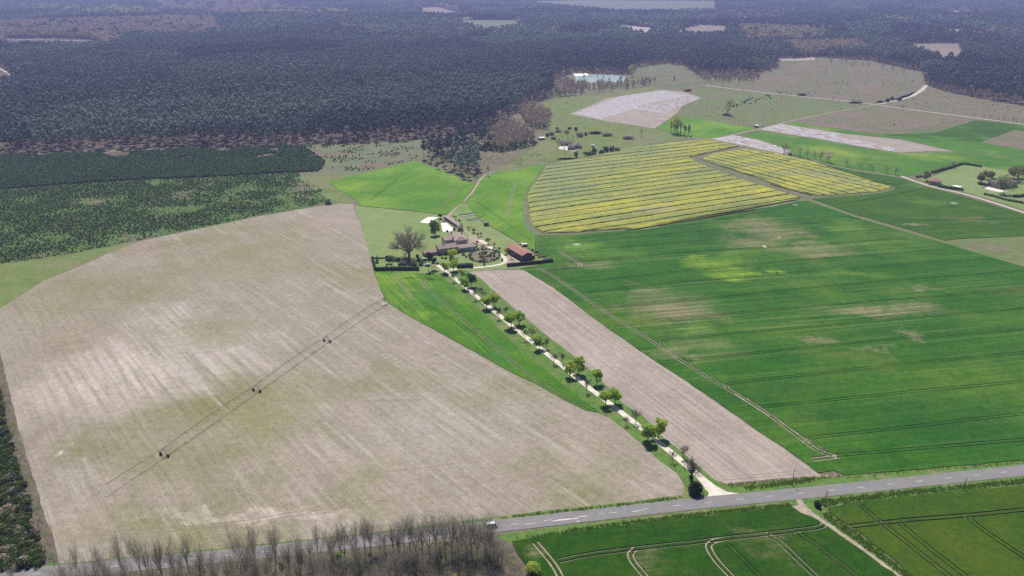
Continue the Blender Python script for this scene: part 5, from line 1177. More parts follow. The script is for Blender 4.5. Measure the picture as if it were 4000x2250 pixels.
# ------------------------------------------------------------------ vehicles
def car(name, label, p, ang, paint, roof=None, L=4.3, W=1.8, H=1.5, cat='car', van=False):
    t = thing(name, label, cat, (p[0], p[1], .13), ang)
    hx, hy = L / 2, W / 2
    side = [(-hx, .35), (-hx + .05, .8), (-hx + .9, .9) if not van else (-hx + .3, .95), (hx - .2, .95), (hx - .02, .7), (hx, .35)]
    mb = MB(); vs = [(x, -hy, z) for x, z in side] + [(x, hy, z) for x, z in side]; n_ = len(side)
    mb.add(vs, [tuple(range(n_)), tuple(range(n_, 2 * n_))[::-1]] + [(i + n_, (i + 1) % n_ + n_, (i + 1) % n_, i) for i in range(n_)]); mb.build('body', M[paint], t)
    a0, a1, b0, b1 = (-hx + 1.0, -hx + 1.7, hx - .15, hx - .7) if not van else (-hx + .35, -hx + .9, hx - .08, hx - .2)
    mb = MB(); c = [(a0, -hy + .04, .9), (b0, -hy + .04, .9), (b0, hy - .04, .9), (a0, hy - .04, .9), (a1, -hy + .2, H), (b1, -hy + .2, H), (b1, hy - .2, H), (a1, hy - .2, H)]
    mb.add(c, [(4, 5, 6, 7), (0, 1, 5, 4), (1, 2, 6, 5), (2, 3, 7, 6), (3, 0, 4, 7)]); mb.build('windows', M['glass'], t)
    mb = MB(); mb.box(a1 - .05, b1 + .05, -hy + .17, hy - .17, H - .01, H + .07, .06); mb.build('roof', M[roof or paint], t)
    for s in (-1, 1):
        mb = MB(); mb.box(-hx - .03, -hx + .06, s * (hy - .32) - .18, s * (hy - .32) + .18, .58, .76); mb.build('headlight', M['lamp'], t)
        for x in (-hx + .85, hx - .85):
            mb = MB(); mb.tube((x, s * (hy - .16), .22), (x, s * (hy + .03), .22), .33, .33, 12); w_ = mb.build('wheel', M['rubber'], t)
            mb = MB(); mb.tube((x, s * (hy + .03), .22), (x, s * (hy + .05), .22), .19, .17, 8); mb.build('rim', M['steel'], w_)
    return t
c_ = crop(1800, 1900, 2.576)(310, 395); dv = D(1388, 1308) - D(1050, 1347)
car('car', 'dark car with a white roof driving on the road by the wood', c_ - Vector((0, .6)), math.atan2(dv.y, dv.x) + math.pi, 'car_grey', 'car_white', 4.2, 1.8, 1.65, van=True)
p = fq(1765, 945); car('car', 'yellow car parked beside the farmhouse yard', p, .3, 'car_yellow', None, 4.1)
p = bq(1520, 490); car('car', 'white car parked under the conifers, the upper one', p, .25, 'car_white')
p = bq(1640, 640); car('car', 'dark car with a pale roof parked below the conifers', p, .1, 'car_grey', 'car_white')
p = cq(1965, 270); car('car', 'grey car parked right of the barn', p, -.5, 'car_grey', 'car_grey', 4.0)
p = hq(1640, 785); car('car', 'pale car parked on the drive of the right-hand farmstead', p, .15, 'car_white', None, 4.2)
# trailer, boat-like tarp, planter behind the barn
p = cq(1690, 130); t = thing('trailer', 'red farm trailer with a white cover behind the barn', 'trailer', (p.x, p.y, .05), math.radians(20))
mb = MB(); mb.box(-2.2, 2.2, -1, 1, .7, 1.8); mb.build('body', M['red'], t); mb = MB(); mb.box(-2.25, 2.25, -1.05, 1.05, 1.8, 2.1, .3); mb.build('cover', M['white'], t)
for x in (-.6, .6):
    for s in (-1, 1): mb = MB(); mb.tube((x, s * .9, .45), (x, s * 1.1, .45), .45, .45, 12); mb.build('wheel', M['rubber'], t)
mb = MB(); mb.tube((-2.2, 0, .7), (-3.6, 0, .5), .06, .06); mb.build('drawbar', M['steel'], t)
p = cq(1610, 85); t = thing('log_stack', 'grey covered log stack left of the red trailer', 'log stack', (p.x, p.y, .05), .3)
for k in range(5):
    for j in range(3): mb = MB(); mb.tube((-1.4, -.5 + k * .26, .15 + j * .27), (1.4, -.5 + k * .26, .15 + j * .27), .13, .13, 6); mb.build('log', M['wood_grey'], t)
mb = MB(); mb.slab([(-1.6, -.8, .98), (1.6, -.8, .98), (1.6, .8, 1.1), (-1.6, .8, 1.1)], [(0, 1, 2, 3)], .05); mb.build('cover', M['steel'], t)
for i, (a, b, lab) in enumerate((((1990, 395), (2200, 360), 'brick-red raised planter right of the barn'), ((1890, 325), (2090, 345), 'grey raised planter beside the grey car'), ((2120, 310), (2180, 330), 'short pale trough above the red planter'))):
    A, B = cq(*a), cq(*b); d_ = B - A; t = thing('planter', lab, 'planter', (A.x, A.y, 0), math.atan2(d_.y, d_.x))
    mb = MB(); mb.box(0, d_.length, -.7, .7, 0, .9); mb.build('box', M['roof_red' if i == 0 else 'concrete'], t); mb = MB(); mb.box(.1, d_.length - .1, -.6, .6, .9, 1.15, .15); mb.build('plants', M['tuft'], t)

# ------------------------------------------------------------------ centre-pivot irrigation machine
PIV = [Vector((-80.2, 455.3)), Vector((-104.5, 401.3)), Vector((-127.3, 345.0)), Vector((-150.5, 289.0))]
END = D(274, 1240)
t = thing('irrigation_machine', 'long thin centre-pivot irrigation boom on wheeled towers across the stubble', 'irrigation machine', (0, 0, 0))
mb = MB()
for sx in (-1, 1):
    for sy in (-1, 1): mb.tube((PIV[0].x + sx * 1.3, PIV[0].y + sy * 1.3, .2), (PIV[0].x + sx * .2, PIV[0].y + sy * .2, 4.3), .09, .07, 4)
mb.tube((PIV[0].x, PIV[0].y, .2), (PIV[0].x, PIV[0].y, 4.9), .16, .12, 8); mb.build('pivot_tower', M['steel'], t)
mb = MB(); mb.box(PIV[0].x - 1.8, PIV[0].x + 1.8, PIV[0].y - 1.8, PIV[0].y + 1.8, 0, .3); mb.build('pad', M['concrete'], t)
mb = MB(); mb.box(PIV[0].x + 1.2, PIV[0].x + 2.0, PIV[0].y - 2.2, PIV[0].y - 1.5, .3, 1.9); mb.build('control_box', M['white'], t)
def span(a, b, za, zb, rise, k=9, truss=True):
    mb = MB(); d = (b - a).normalized(); nr = Vector((-d.y, d.x)); pts = []
    for i in range(k + 1):
        s = i / k; z = za + (zb - za) * s + rise * math.sin(math.pi * s); q = a.lerp(b, s); pts.append(Vector((q.x, q.y, z)))
    for p, q in zip(pts, pts[1:]): mb.tube(p, q, .13, .13, 5, False)
    mb.build('pipe', M['steel'], t)
    if truss:
        tb = MB(); low = []
        for i in range(1, k):
            q = pts[i]; dep = 1.15 * math.sin(math.pi * i / k) ** .5
            l = (q + Vector((nr.x * .75, nr.y * .75, -dep)), q + Vector((-nr.x * .75, -nr.y * .75, -dep))); low.append(l)
            tb.tube(q, l[0], .045, .045, 3, False); tb.tube(q, l[1], .045, .045, 3, False); tb.tube(l[0], l[1], .04, .04, 3, False)
        for s in (0, 1):
            ch = [pts[0]] + [l[s] for l in low] + [pts[-1]]
            for p, q in zip(ch, ch[1:]): tb.tube(p, q, .04, .04, 3, False)
        tb.build('truss', M['steel'], t)
    dr = MB()
    for i in range(1, k): q = pts[i].lerp(pts[min(k, i + 1)], .4); dr.tube(q, q - Vector((0, 0, 2.0)), .035, .03, 3, False)
    dr.build('drop_hoses', M['rubber'], t)['kind'] = 'stuff'
ZT = 3.9
for i in range(3): span(PIV[i], PIV[i + 1], 4.4 if i == 0 else ZT, ZT, .8)
span(PIV[3], END, ZT, ZT + .5, .0, 4, False)
for i in (1, 2, 3):
    a = PIV[i]; d = (PIV[i] - PIV[i - 1]).normalized(); nr = Vector((-d.y, d.x))
    w0, w1 = a + nr * 2.1, a - nr * 2.1
    mb = MB(); mb.tube((w0.x, w0.y, .75), (w1.x, w1.y, .75), .11, .11, 5)
    for w_ in (w0, w1):
        for s in (-.35, .35): q = a + d * s; mb.tube((w_.x, w_.y, .75), (q.x, q.y, ZT), .07, .06, 4)
    tw_ = mb.build('drive_tower', M['steel'], t)
    for w_ in (w0, w1):
        mb = MB(); e = d * .22; mb.tube((w_.x - e.x, w_.y - e.y, .72), (w_.x + e.x, w_.y + e.y, .72), .72, .72, 14); mb.build('wheel', M['rubber'], tw_)
        mb = MB(); e = d * .24; mb.tube((w_.x - e.x, w_.y - e.y, .72), (w_.x + e.x, w_.y + e.y, .72), .3, .3, 8); mb.build('rim', M['steel'], tw_)
p = bq(0, 0)

# ------------------------------------------------------------------ poles and posts
def pole(b, h, label, stay=None, cat='pole'):
    t = thing('power_pole', label, cat, (b.x, b.y, 0)); mb = MB(); mb.tube((0, 0, -.2), (0, 0, h), .15, .11, 7); mb.build('shaft', M['wood_grey'], t)
    mb = MB(); mb.box(-.6, .6, -.06, .06, h - .55, h - .42); mb.build('crossarm', M['steel'], t)
    for x in (-.5, 0, .5): mb = MB(); mb.tube((x, 0, h - .42), (x, 0, h - .25), .05, .03, 5); mb.build('insulator', M['rubber'], t)
    if stay: mb = MB(); mb.tube((stay[0], stay[1], -.1), (0, 0, h * .9), .09, .08, 5); mb.build('stay_leg', M['wood_grey'], t)
pole(crop(2800, 1750, 2.1467)(632, 305), 7.4, 'wooden power pole on the verge at the bare strip')
pole(crop(2800, 1750, 2.1467)(905, 500), 8.0, 'two-legged power pole beside the dirt track', (-1.6, .6))
pole(D(2424, 1233), 5.6, 'power pole on the south verge at the far right')
p = D(138, 1412); t = thing('marker_post', 'white leaning marker post at the corner of the stubble field', 'post', (p.x, p.y, 0)); mb = MB(); mb.tube((0, 0, 0), (.25, .2, 4.2), .11, .10, 7); mb.build('post', M['white'], t); mb = MB(); mb.tube((.25, .2, 4.2), (.27, .22, 4.4), .12, .05, 7); mb.build('cap', M['white'], t)

# ------------------------------------------------------------------ roadside wood in the foreground
FG = [bare(16, 400 + i, 5, .5, .14, 'twig', .013, (2, 3), r0=.15, width=(3.0, 4.2, 5.0, 3.4, 4.6, 2.6)[i], limbs=5, fan=(8, 46)) for i in range(6)]
fgq = crop(1200, 1850, 2.862); fgh = cropH(1200, 1850, 2.862); lq = crop(0, 1500, 1.931); lh = cropH(0, 1500, 1.931)
FT = [(130, 960, 560), (285, 940, 650), (380, 930, 560), (425, 960, 500), (545, 900, 560), (650, 890, 440), (715, 920, 420), (815, 900, 520), (880, 950, 600), (965, 900, 500), (1030, 960, 560), (1085, 880, 430), (1150, 890, 330), (1215, 910, 480), (1290, 940, 520), (1370, 900, 380), (1440, 890, 350), (1540, 900, 420), (1625, 880, 310), (1690, 920, 450), (1770, 910, 440), (1840, 920, 370), (1900, 920, 450), (1990, 900, 440), (2040, 940, 480), (2130, 1060, 720), (2175, 1050, 800), (1000, 1110, 780), (1480, 1080, 700), (1690, 1120, 690), (1800, 1090, 760), (590, 1100, 760), (300, 1100, 800), (1250, 1090, 740), (2010, 1080, 700)]
LT = [(590, 1500, 1240), (930, 1450, 1090), (1070, 1450, 1090), (1230, 1470, 1080), (1430, 1450, 1090), (1550, 1470, 1200), (1820, 1400, 1090), (1930, 1390, 1030), (2085, 1360, 1030), (2160, 1430, 1200), (2270, 1450, 1120), (100, 1500, 1370), (750, 1480, 1230)]
trees = sorted([(lq(x, b), 1.08 * lh(x, b, tp)) for x, b, tp in LT] + [(fgq(x, b), fgh(x, b, tp)) for x, b, tp in FT], key=lambda q: q[0].x)
more_ = grid_points(wpoly([(150, 1470), (560, 1438), (860, 1406), (1100, 1380), (1255, 1358), (1290, 1420), (1300, 1520), (150, 1560)]), 4.8)
trees += [(Vector(q), rnd.uniform(9, 15) if q[0] > -60 else rnd.uniform(12, 17)) for q in more_[rng.random(len(more_)) < np.interp(proj(more_)[:, 0], [150, 600, 900, 1250], [.8, .7, .35, .2])]]
for i, (p, h) in enumerate(trees):
    v = rnd.randrange(6); s = max(6, min(19, h)) / 16
    plant('woodland_tree', FG[v], p, (s * rnd.uniform(.85, 1.05), s * rnd.uniform(.85, 1.05), s), 'leafless tree in the roadside wood along the bottom of the view', 'tree', 'leafless trees of the roadside wood')
TBm = [twig_bush(3.0, 26, 430 + i, 'twig_red' if i == 4 else 'twig', 1.4, .02) for i in range(5)]
ub = grid_points(wpoly([(120, 1458), (560, 1428), (860, 1398), (1100, 1372), (1255, 1352), (1285, 1385), (1315, 1455), (1350, 1600), (100, 1620)]), 1.55)
ub = ub[(vnoise(ub, .09, 2) + rng.uniform(-.3, .4, len(ub))) > -.15]
scatter('undergrowth', ub, TBm, 'brown leafless undergrowth under the roadside wood', 'undergrowth', scl=rng.uniform(.5, 1.5, len(ub)))
IB = [bush(1.0, 1.0, 1.6, 130, .14, 440 + i, m_, 5) for i, m_ in enumerate(('thicket', 'ever', 'leaf_y', 'thicket'))]
ib = grid_points(wpoly([(120, 1462), (560, 1432), (860, 1402), (1255, 1356), (1315, 1455), (1350, 1600), (100, 1620)]), 3.6)
ib = ib[rng.random(len(ib)) < .32]
scatter('ivy_undergrowth', ib, IB, 'green ivy and brambles under the roadside wood', 'undergrowth', scl=rng.uniform(.6, 1.6, len(ib)), idx=rng.choice([0, 1, 3, 2], len(ib), p=[.35, .25, .3, .1]))
p = D(1335, 1440); o = thing('willow_bush', 'round yellow green bush at the corner of the roadside wood', 'bush', (p.x, p.y, 0)); link('foliage', bush(3.4, 3.0, 4.2, 900, .22, 450, 'leaf_y', 8), o)
# thicket at the left edge
TK = [bush(1.7, 1.7, 2.2, 260, .17, 460 + i, m_, 6) for i, m_ in enumerate(('thicket', 'thicket', 'ever', 'twig_red'))]
tk = grid_points(wpoly([(-160, 900), (-30, 920), (-6, 966), (14, 1066), (42, 1166), (78, 1286), (104, 1379), (112, 1428), (-160, 1448)]), 1.9)
scatter('thicket', tk, TK, 'dark green thicket along the left edge beside the stubble', 'thicket', scl=rng.uniform(.7, 1.5, len(tk)), idx=rng.choice([0, 1, 2, 3], len(tk), p=[.36, .34, .18, .12]))
tk = grid_points(wpoly([(-10, 940), (10, 966), (32, 1066), (60, 1166), (97, 1286), (128, 1379), (138, 1420), (112, 1428), (100, 1379), (72, 1286), (38, 1166), (8, 1066)]), 2.0)
tk = tk[rng.random(len(tk)) < .5]
scatter('dead_bracken', tk, [twig_bush(1.2, 22, 470 + i, 'twig_red', 1.2, .03) for i in range(3)], 'reddish dead bracken strip between thicket and stubble', 'bracken', scl=rng.uniform(.6, 1.3, len(tk)))
# tall grass along the verges
def tuft(h, n, seed, mat):
    r = random.Random(seed); mb = MB()
    for _ in range(n):
        a = r.uniform(0, 6.28); b = Vector((math.cos(a), math.sin(a), 0)) * r.uniform(0, .6); d = (Vector((0, 0, 1)) + rv(r) * .5).normalized() * h * r.uniform(.6, 1.1); s = Vector((-math.sin(a), math.cos(a), 0)) * .09
        mb.add([b - s, b + s, b + d], [(0, 1, 2)])
    return mesh('tuft', mb.v, mb.f, M[mat])
TF = [tuft(.95, 22, 480 + i, 'tuft') for i in range(3)] + [tuft(.8, 18, 490, 'straw')]
tall = grid_points(wpoly([(1290, 1354), (1345, 1347), (1525, 1319), (1717, 1295), (1990, 1266), (1992, 1273), (1717, 1303), (1525, 1326), (1345, 1352)]), .75)
tall = np.concatenate([tall, grid_points(wpoly([(2035, 1262), (2217, 1241), (2576, 1205), (2700, 1192), (2700, 1206), (2576, 1218), (2317, 1242), (2150, 1262), (2080, 1276)]), .8), grid_points(wpoly([(2060, 1290), (2086, 1292), (2140, 1328), (2225, 1394), (2310, 1466), (2290, 1466), (2184, 1384), (2092, 1318)]), .8),
    grid_points(wpoly([(1870, 1226), (1930, 1218), (2000, 1208), (2050, 1200), (2052, 1210), (1990, 1220), (1880, 1232)]), .8), grid_points(wpoly([(1258, 1302), (1392, 1287), (1558, 1269), (1716, 1250), (1716, 1254), (1558, 1273), (1392, 1291), (1258, 1306)]), .9)])
scatter('roadside_grass', tall, TF, 'tall green grass along the road verges', 'grass', scl=rng.uniform(.6, 1.35, len(tall)), idx=rng.choice([0, 1, 2, 3], len(tall), p=[.32, .32, .3, .06]))
dry = grid_points(wpoly([(1820, 1219), (1920, 1210), (2010, 1202), (2070, 1200), (2110, 1188), (2124, 1200), (2060, 1206), (1990, 1212), (1840, 1226)]), .9)
dry = np.concatenate([dry, grid_points(wpoly([(2124, 1199), (2284, 1184), (2576, 1161), (2700, 1152), (2700, 1156), (2576, 1166), (2284, 1189), (2130, 1204)]), 1.1), grid_points(wpoly([(1292, 1366), (1320, 1362), (1345, 1400), (1360, 1440), (1320, 1405)]), .9)])
scatter('dry_grass', dry, [tuft(.7, 16, 491, 'straw'), tuft(.8, 16, 492, 'tuft')], 'straw coloured dry grass at the field edges by the road', 'grass', scl=rng.uniform(.5, 1.2, len(dry)), idx=rng.choice([0, 1], len(dry), p=[.75, .25]))
av_t = grid_points(wpoly([(1118, 702), (1180, 757), (1255, 828), (1330, 897), (1420, 972), (1505, 1038), (1613, 1119), (1705, 1193), (1745, 1230), (1800, 1222), (1752, 1166), (1680, 1109), (1560, 1006), (1460, 906), (1294, 776), (1210, 702)]), 1.3)
dl = [D(*q) for q in drive_l]
dd_ = np.full(len(av_t), 1e9)
for a, b in zip(dl, dl[1:]):
    a, b = np.array(a), np.array(b); tt = np.clip(((av_t - a) @ (b - a)) / ((b - a) @ (b - a)), 0, 1); dd_ = np.minimum(dd_, np.hypot(*(av_t - (a + tt[:, None] * (b - a))).T))
av_t = av_t[(dd_ > 2.0) & (vnoise(av_t, .15, 4) > -.25)]
scatter('verge_grass', av_t, TF, 'uneven grass on the avenue verges', 'grass', scl=rng.uniform(.12, .35, len(av_t)))

# ------------------------------------------------------------------ lone house by the copse
mq = crop(2080, 480, 6.44); mh = cropH(2080, 480, 6.44)
a = mq(885, 680); ang = math.radians(-8)
house('cottage', 'low cottage with dark hipped roof alone on the meadow', 'house', (a.x, a.y), ang, 7.2, 9.5, 3.2, 5.6, 'y', 2.5, wall='render', roof='roof_dark', over=.5, wins=[('f', 1.0, 1.2, 1.0, 1.3), ('f', 4.6, 1.2, 1.0, 1.3)], doors=[('f', 2.9, 0, 1.1, 2.1, 'wood', 'wood')])
a2_ = mq(1050, 650)
house('cottage_wing', 'right wing of the meadow cottage under a dark roof', 'house', (a2_.x + .4, a2_.y + 2.5), ang, 7.5, 11, 3.0, 5.4, 'y', 3, wall='render', roof='roof_dark', over=.5, wins=[('r', 3, 1.2, 1, 1.2), ('f', 3, 1.2, 1.1, 1.2)])
a3 = mq(800, 600)
house('cottage_barn', 'dark roofed outbuilding behind the meadow cottage', 'shed', (a3.x - 3, a3.y + 6), math.radians(8), 13, 8, 2.8, 5.0, 'x', wall='render', roof='roof_dark', over=.5, doors=[('f', 5, 0, 2.2, 2.2, 'wood', 'wood')])
sheet('terrace', None, .08, M['terrace'], 'pale paved terrace in front of the meadow cottage', 'terrace', world_pts=[mq(*q) for q in [(640, 640), (700, 590), (880, 590), (900, 690), (1090, 700), (1080, 715), (860, 690), (660, 665)]])
for (b, ang_, W_, D_, h_, m_, lab) in ((mq(170, 430), .3, 7.5, 4.5, 2.2, 'white', 'white tarpaulin shelter at the edge of the copse'), (mq(465, 415), -.2, 5.5, 4.5, 2.6, 'roof_dark', 'small grey hut beside the white tarpaulin shelter'), (mq(1485, 610), .1, 3.4, 2.6, 2.0, 'white', 'tiny hut with a white roof right of the cottage')):
    house('hut', lab, 'hut', (b.x, b.y), ang_, W_, D_, h_, h_ + 1.0, 'x', wall='wood', roof=m_, over=.2, doors=[('f', W_ * .4, 0, .9, 1.7, 'wood_grey', 'wood')])
MB_ = [((650, 650), 340, 'twig', 'thin leafless tree at the left end of the cottage terrace'), ((730, 590), 450, 'twig', 'second thin tree behind the terrace'), ((800, 745), 560, 'twig', 'small leafless tree in front of the cottage'), ((1020, 470), 280, 'twig', 'thin leafless tree behind the cottage'), ((885, 385), 150, 'twig_red', 'leafless tree in the thicket above the cottage'), ((735, 345), 110, 'twig_red', 'leafless tree on the left of the thicket above the cottage'), ((1120, 385), 170, 'twig_red', 'leafless tree on the right of the thicket above the cottage'), ((380, 340), 190, 'twig', 'slim leafless tree beside the grey hut')]
for i, (b, tp, m_, lab) in enumerate(MB_):
    h = max(4, mh(b[0], b[1], tp)); tr_, cr_ = BARE_MID[i % 4]; s = h / 13; plant('bare_tree', (tr_, cr_), mq(*b), s, lab, 'tree')
MS = [((480, 300), 6.0, 4.0, 4.5, 'twig_red', 'wide brown leafless bush left of the cottage thicket'), ((640, 240), 4, 3, 4.5, 'twig_red', 'brown bush in the middle of the cottage thicket'), ((850, 260), 4.5, 3, 4.5, 'twig_red', 'brown bush at the heart of the cottage thicket'), ((1215, 350), 5.5, 3.5, 6, 'twig_red', 'round brown bush right of the cottage thicket'), ((935, 165), 2.5, 2.2, 3.2, 'ever', 'dark evergreen bush above the thicket'), ((1085, 190), 2.6, 2.4, 4.4, 'ever', 'upright dark evergreen bush above the thicket'), ((620, 170), 1.8, 1.8, 3.5, 'ever', 'narrow dark evergreen on the left of the thicket'),
      ((1340, 320), 2.2, 2, 4, 'ever', 'dark bush beside the round brown one'), ((1580, 280), 10, 3, 4, 'ever', 'long dark evergreen shrub on the open meadow'), ((1900, 330), 10, 4, 5.0, 'twig_red', 'long brown leafless shrub next to the dark one'), ((2410, 410), 10, 3.5, 4.5, 'twig_red', 'brown leafless shrub nearest the film field'), ((840, 920), 11, 2, 2.0, 'ever', 'low dark hedge bank by the rape corner'), ((1090, 880), 2.8, 2.4, 9, 'leaf_o', 'tall upright olive shrub by the rape'), ((1430, 830), 10, 3, 5.5, 'leaf_o', 'broad olive hedge clump by the rape'), ((1540, 790), 4, 3, 8.5, 'ever', 'tall dark bush in the olive clump'), ((1740, 780), 4, 2.5, 5, 'ever', 'low dark bush left of the tall round one'),
      ((1845, 750), 4, 3.4, 8.0, 'ever', 'tall round dark bush by the rape'), ((1990, 735), 4.5, 3, 7.5, 'ever', 'second tall dark bush by the rape'), ((2130, 720), 4.5, 3, 5, 'leaf_o', 'olive bush at the right end of the rape hedge'), ((370, 350), 2.0, 2.0, 4.5, 'ever', 'dark bush between shelter and hut')]
for i, (b, rx, ry, h, m_, lab) in enumerate(MS):
    p = mq(*b); o = thing('meadow_shrub', lab, 'shrub', (p.x, p.y, 0)); me = bush(rx, ry, h, int(130 + rx * 45), .5, 500 + i, m_, 8); link('foliage', me, o)

# ------------------------------------------------------------------ right-hand farmstead
a = hq(390, 700); b = hq(600, 722)
house('small_house', 'small rendered house with a red hipped roof by the farm road', 'house', (a.x, a.y), math.atan2((b - a).y, (b - a).x), 10.5, 8.5, 3.4, 5.6, 'x', 4.0, wall='render', roof='roof_red', over=.5, wins=[('f', 2, 1.2, .9, 1.2), ('f', 7, 1.2, .9, 1.2)], doors=[('f', 4.6, 0, 1.1, 2.1, 'wood', 'wood')])
a = hq(1735, 735); b = hq(1960, 795); an = math.atan2((b - a).y, (b - a).x)
house('big_house', 'large dark-roofed farmhouse with white shutters behind trees', 'house', (a.x, a.y), an, 13, 24, 4.6, 7.6, 'y', 4, wall='stone', roof='roof_dark', over=.5, wins=[('f', .8 + 3.0 * k, 1.2, 1.5, 1.6) for k in range(4)] + [('l', 3 + 5 * k, 1.2, 1.0, 1.4) for k in range(4)])
sheet('house_drive', None, .125, M['terrace'], 'pale drive in front of the large dark-roofed farmhouse', 'driveway', world_pts=[hq(*q) for q in [(1640, 800), (1760, 760), (1990, 820), (2200, 860), (2020, 890), (1850, 850)]])
sheet('swimming_pool', None, .125, M['pool'], 'white covered swimming pool behind the road hedge', 'pool', world_pts=[hq(*q) for q in [(925, 735), (1010, 722), (1150, 752), (1150, 768), (1080, 768)]])
hh_ = cropH(3560, 600, 5.8545)
HT_ = [((340, 630), 410, 'leaf_o', .5, 'olive round tree left of the small red-roofed house'), ((1590, 690), 450, 'leaf_o', .42, 'round grey green tree left of the large farmhouse'), ((1735, 600), 390, 'leaf_o', .5, 'broad olive tree behind the large farmhouse'), ((1850, 560), 400, 'leaf_y', .4, 'yellowish tree behind the large farmhouse'), ((2110, 920), 540, 'leaf_o', .48, 'big olive tree in front of the large farmhouse'), ((2420, 640), 270, 'leaf_o', .45, 'tallest olive tree right of the large farmhouse'), ((2540, 560), 250, 'leaf_o', .5, 'olive tree at the very edge of the farmstead'), ((2330, 560), 300, 'twig_red', .45, 'brownish tree behind the tallest olive tree')]
for i, (b, tp, m_, f_, lab) in enumerate(HT_):
    h = hh_(b[0], b[1], tp); plant('farmstead_tree', leafy(h * 1.08, h * f_ * 1.15, 700, .5, 540 + i, .2, m_, 11), hq(*b), 1, lab, 'tree', 'trees of the right-hand farmstead')
p = hq(950, 335); plant('bare_tree', BARE_MID[0], p, .72, 'dark leafless tree standing in the farmstead hedge', 'tree')
for i, (pts, w, h, lab) in enumerate((([(110, 548), (235, 522)], 2.0, 2.0, 'short hedge left of the olive tree at the farmstead'), ([(465, 452), (700, 385), (890, 335)], 2.2, 3.2, 'dark hedge climbing behind the farmstead lawn'), ([(900, 335), (1030, 285), (1170, 240), (1600, 312)], 2.2, 2.8, 'dark hedge along the top of the farmstead lawn'), ([(615, 755), (850, 800), (1185, 850)], 2.4, 3.0, 'dark hedge between pool and farm road'), ([(1660, 940), (1900, 990), (2150, 1070), (2400, 1110), (2576, 1150)], 2.4, 2.2, 'long roadside hedge below the large farmhouse'), ([(2330, 1000), (2460, 990), (2600, 985)], 3.0, 3.0, 'thick dark hedge right of the big olive tree'), ([(1540, 700), (1640, 735), (1720, 740)], 3.0, 3.4, 'dark shrubbery against the end of the large farmhouse'))):
    hedge('hedge', [hq(*q) for q in pts], w, h * .75, 'thicket', lab, 20 + i, leaf=.4, dens=1.8)

# ------------------------------------------------------------------ scattered middle distance trees
z3 = lambda x, y: D(1717 + x / 3, y / 3)
z3h = lambda x, b, t_: HD(1717 + x / 3, b / 3, t_ / 3)
ROW = [(765, 1168, 1060), (885, 1178, 1100), (940, 1190, 1110), (995, 1198, 1125), (1040, 1215, 1120), (1240, 1258, 1190), (1345, 1270, 1228), (1410, 1285, 1230), (1432, 1282, 1238), (1535, 1310, 1232), (1605, 1320, 1240)]
for i, (x, b, tp) in enumerate(ROW):
    h = max(6, z3h(x, b, tp)); s = h / 13; plant('bare_tree', BARE_MID[i % 4], z3(x, b), (s * 1.3, s * 1.3, s), 'brown leafless tree, %s from the left in the row beyond the rape' % ORD[i], 'tree', 'leafless tree row beyond the rape')
p = z3(1100, 1225); plant('blossom_tree', leafy(z3h(1100, 1225, 1130), 4.5, 240, .5, 560, .25, 'blossom', 8), p, 1, 'pale blossoming tree in the row beyond the rape', 'tree')
p = z3(808, 1178); o = thing('bush', 'dark bush at the left end of the tree row beyond the rape', 'bush', (p.x, p.y, 0)); link('foliage', bush(2.5, 2.5, 4, 160, .45, 561, 'ever'), o)
z2 = lambda x, y: D(858.5 + x / 3, y / 3)
z2h = lambda x, b, t_: HD(858.5 + x / 3, b / 3, t_ / 3)
for i, (x, b, tp) in enumerate(((2485, 1005, 880), (2510, 1012, 860), (2535, 1010, 858), (2560, 1015, 870), (2590, 1022, 900), (2620, 1025, 930), (2525, 1000, 870))):
    h = z2h(x, b, tp); plant('poplar', leafy(h, h * .17, 260, .55, 570 + i, .2, 'leaf_y' if i < 5 else 'twig', 9, 2.0), z2(x, b), 1, 'upright yellow green poplar in the clump on the small wheat field', 'tree', 'poplar clump on the small wheat field')
p = z3(340, 868); h = z3h(340, 868, 740); plant('tall_bush', leafy(h, h * .3, 420, .55, 580, .05, 'leaf_pale', 9, 1.7), p, 1, 'single tall pale green tree on the olive heath', 'tree')
p = z3(330, 872); o = thing('bush', 'dark low bush at the foot of the tall heath tree', 'bush', (p.x, p.y, 0)); link('foliage', bush(9, 3, 3, 260, .5, 581, 'ever'), o)
p = z2(2265, 1030); plant('bare_tree', BARE_MID[2], p, .9, 'lone leafless tree on the meadow left of the poplars', 'tree')
p = z3(545, 962); house('hut', 'tiny dark hut with a white roof at the track fork', 'hut', (p.x, p.y), .1, 5.5, 4, 2.4, 3.0, 'x', wall='wood', roof='white', over=.2, doors=[('f', 2, 0, 1, 2, 'wood_grey', 'wood')])
p = z3(600, 955); car('trailer', 'white trailer beside the dark hut at the track fork', p, .2, 'car_white', None, 4.5, 2, 1.6, 'trailer')
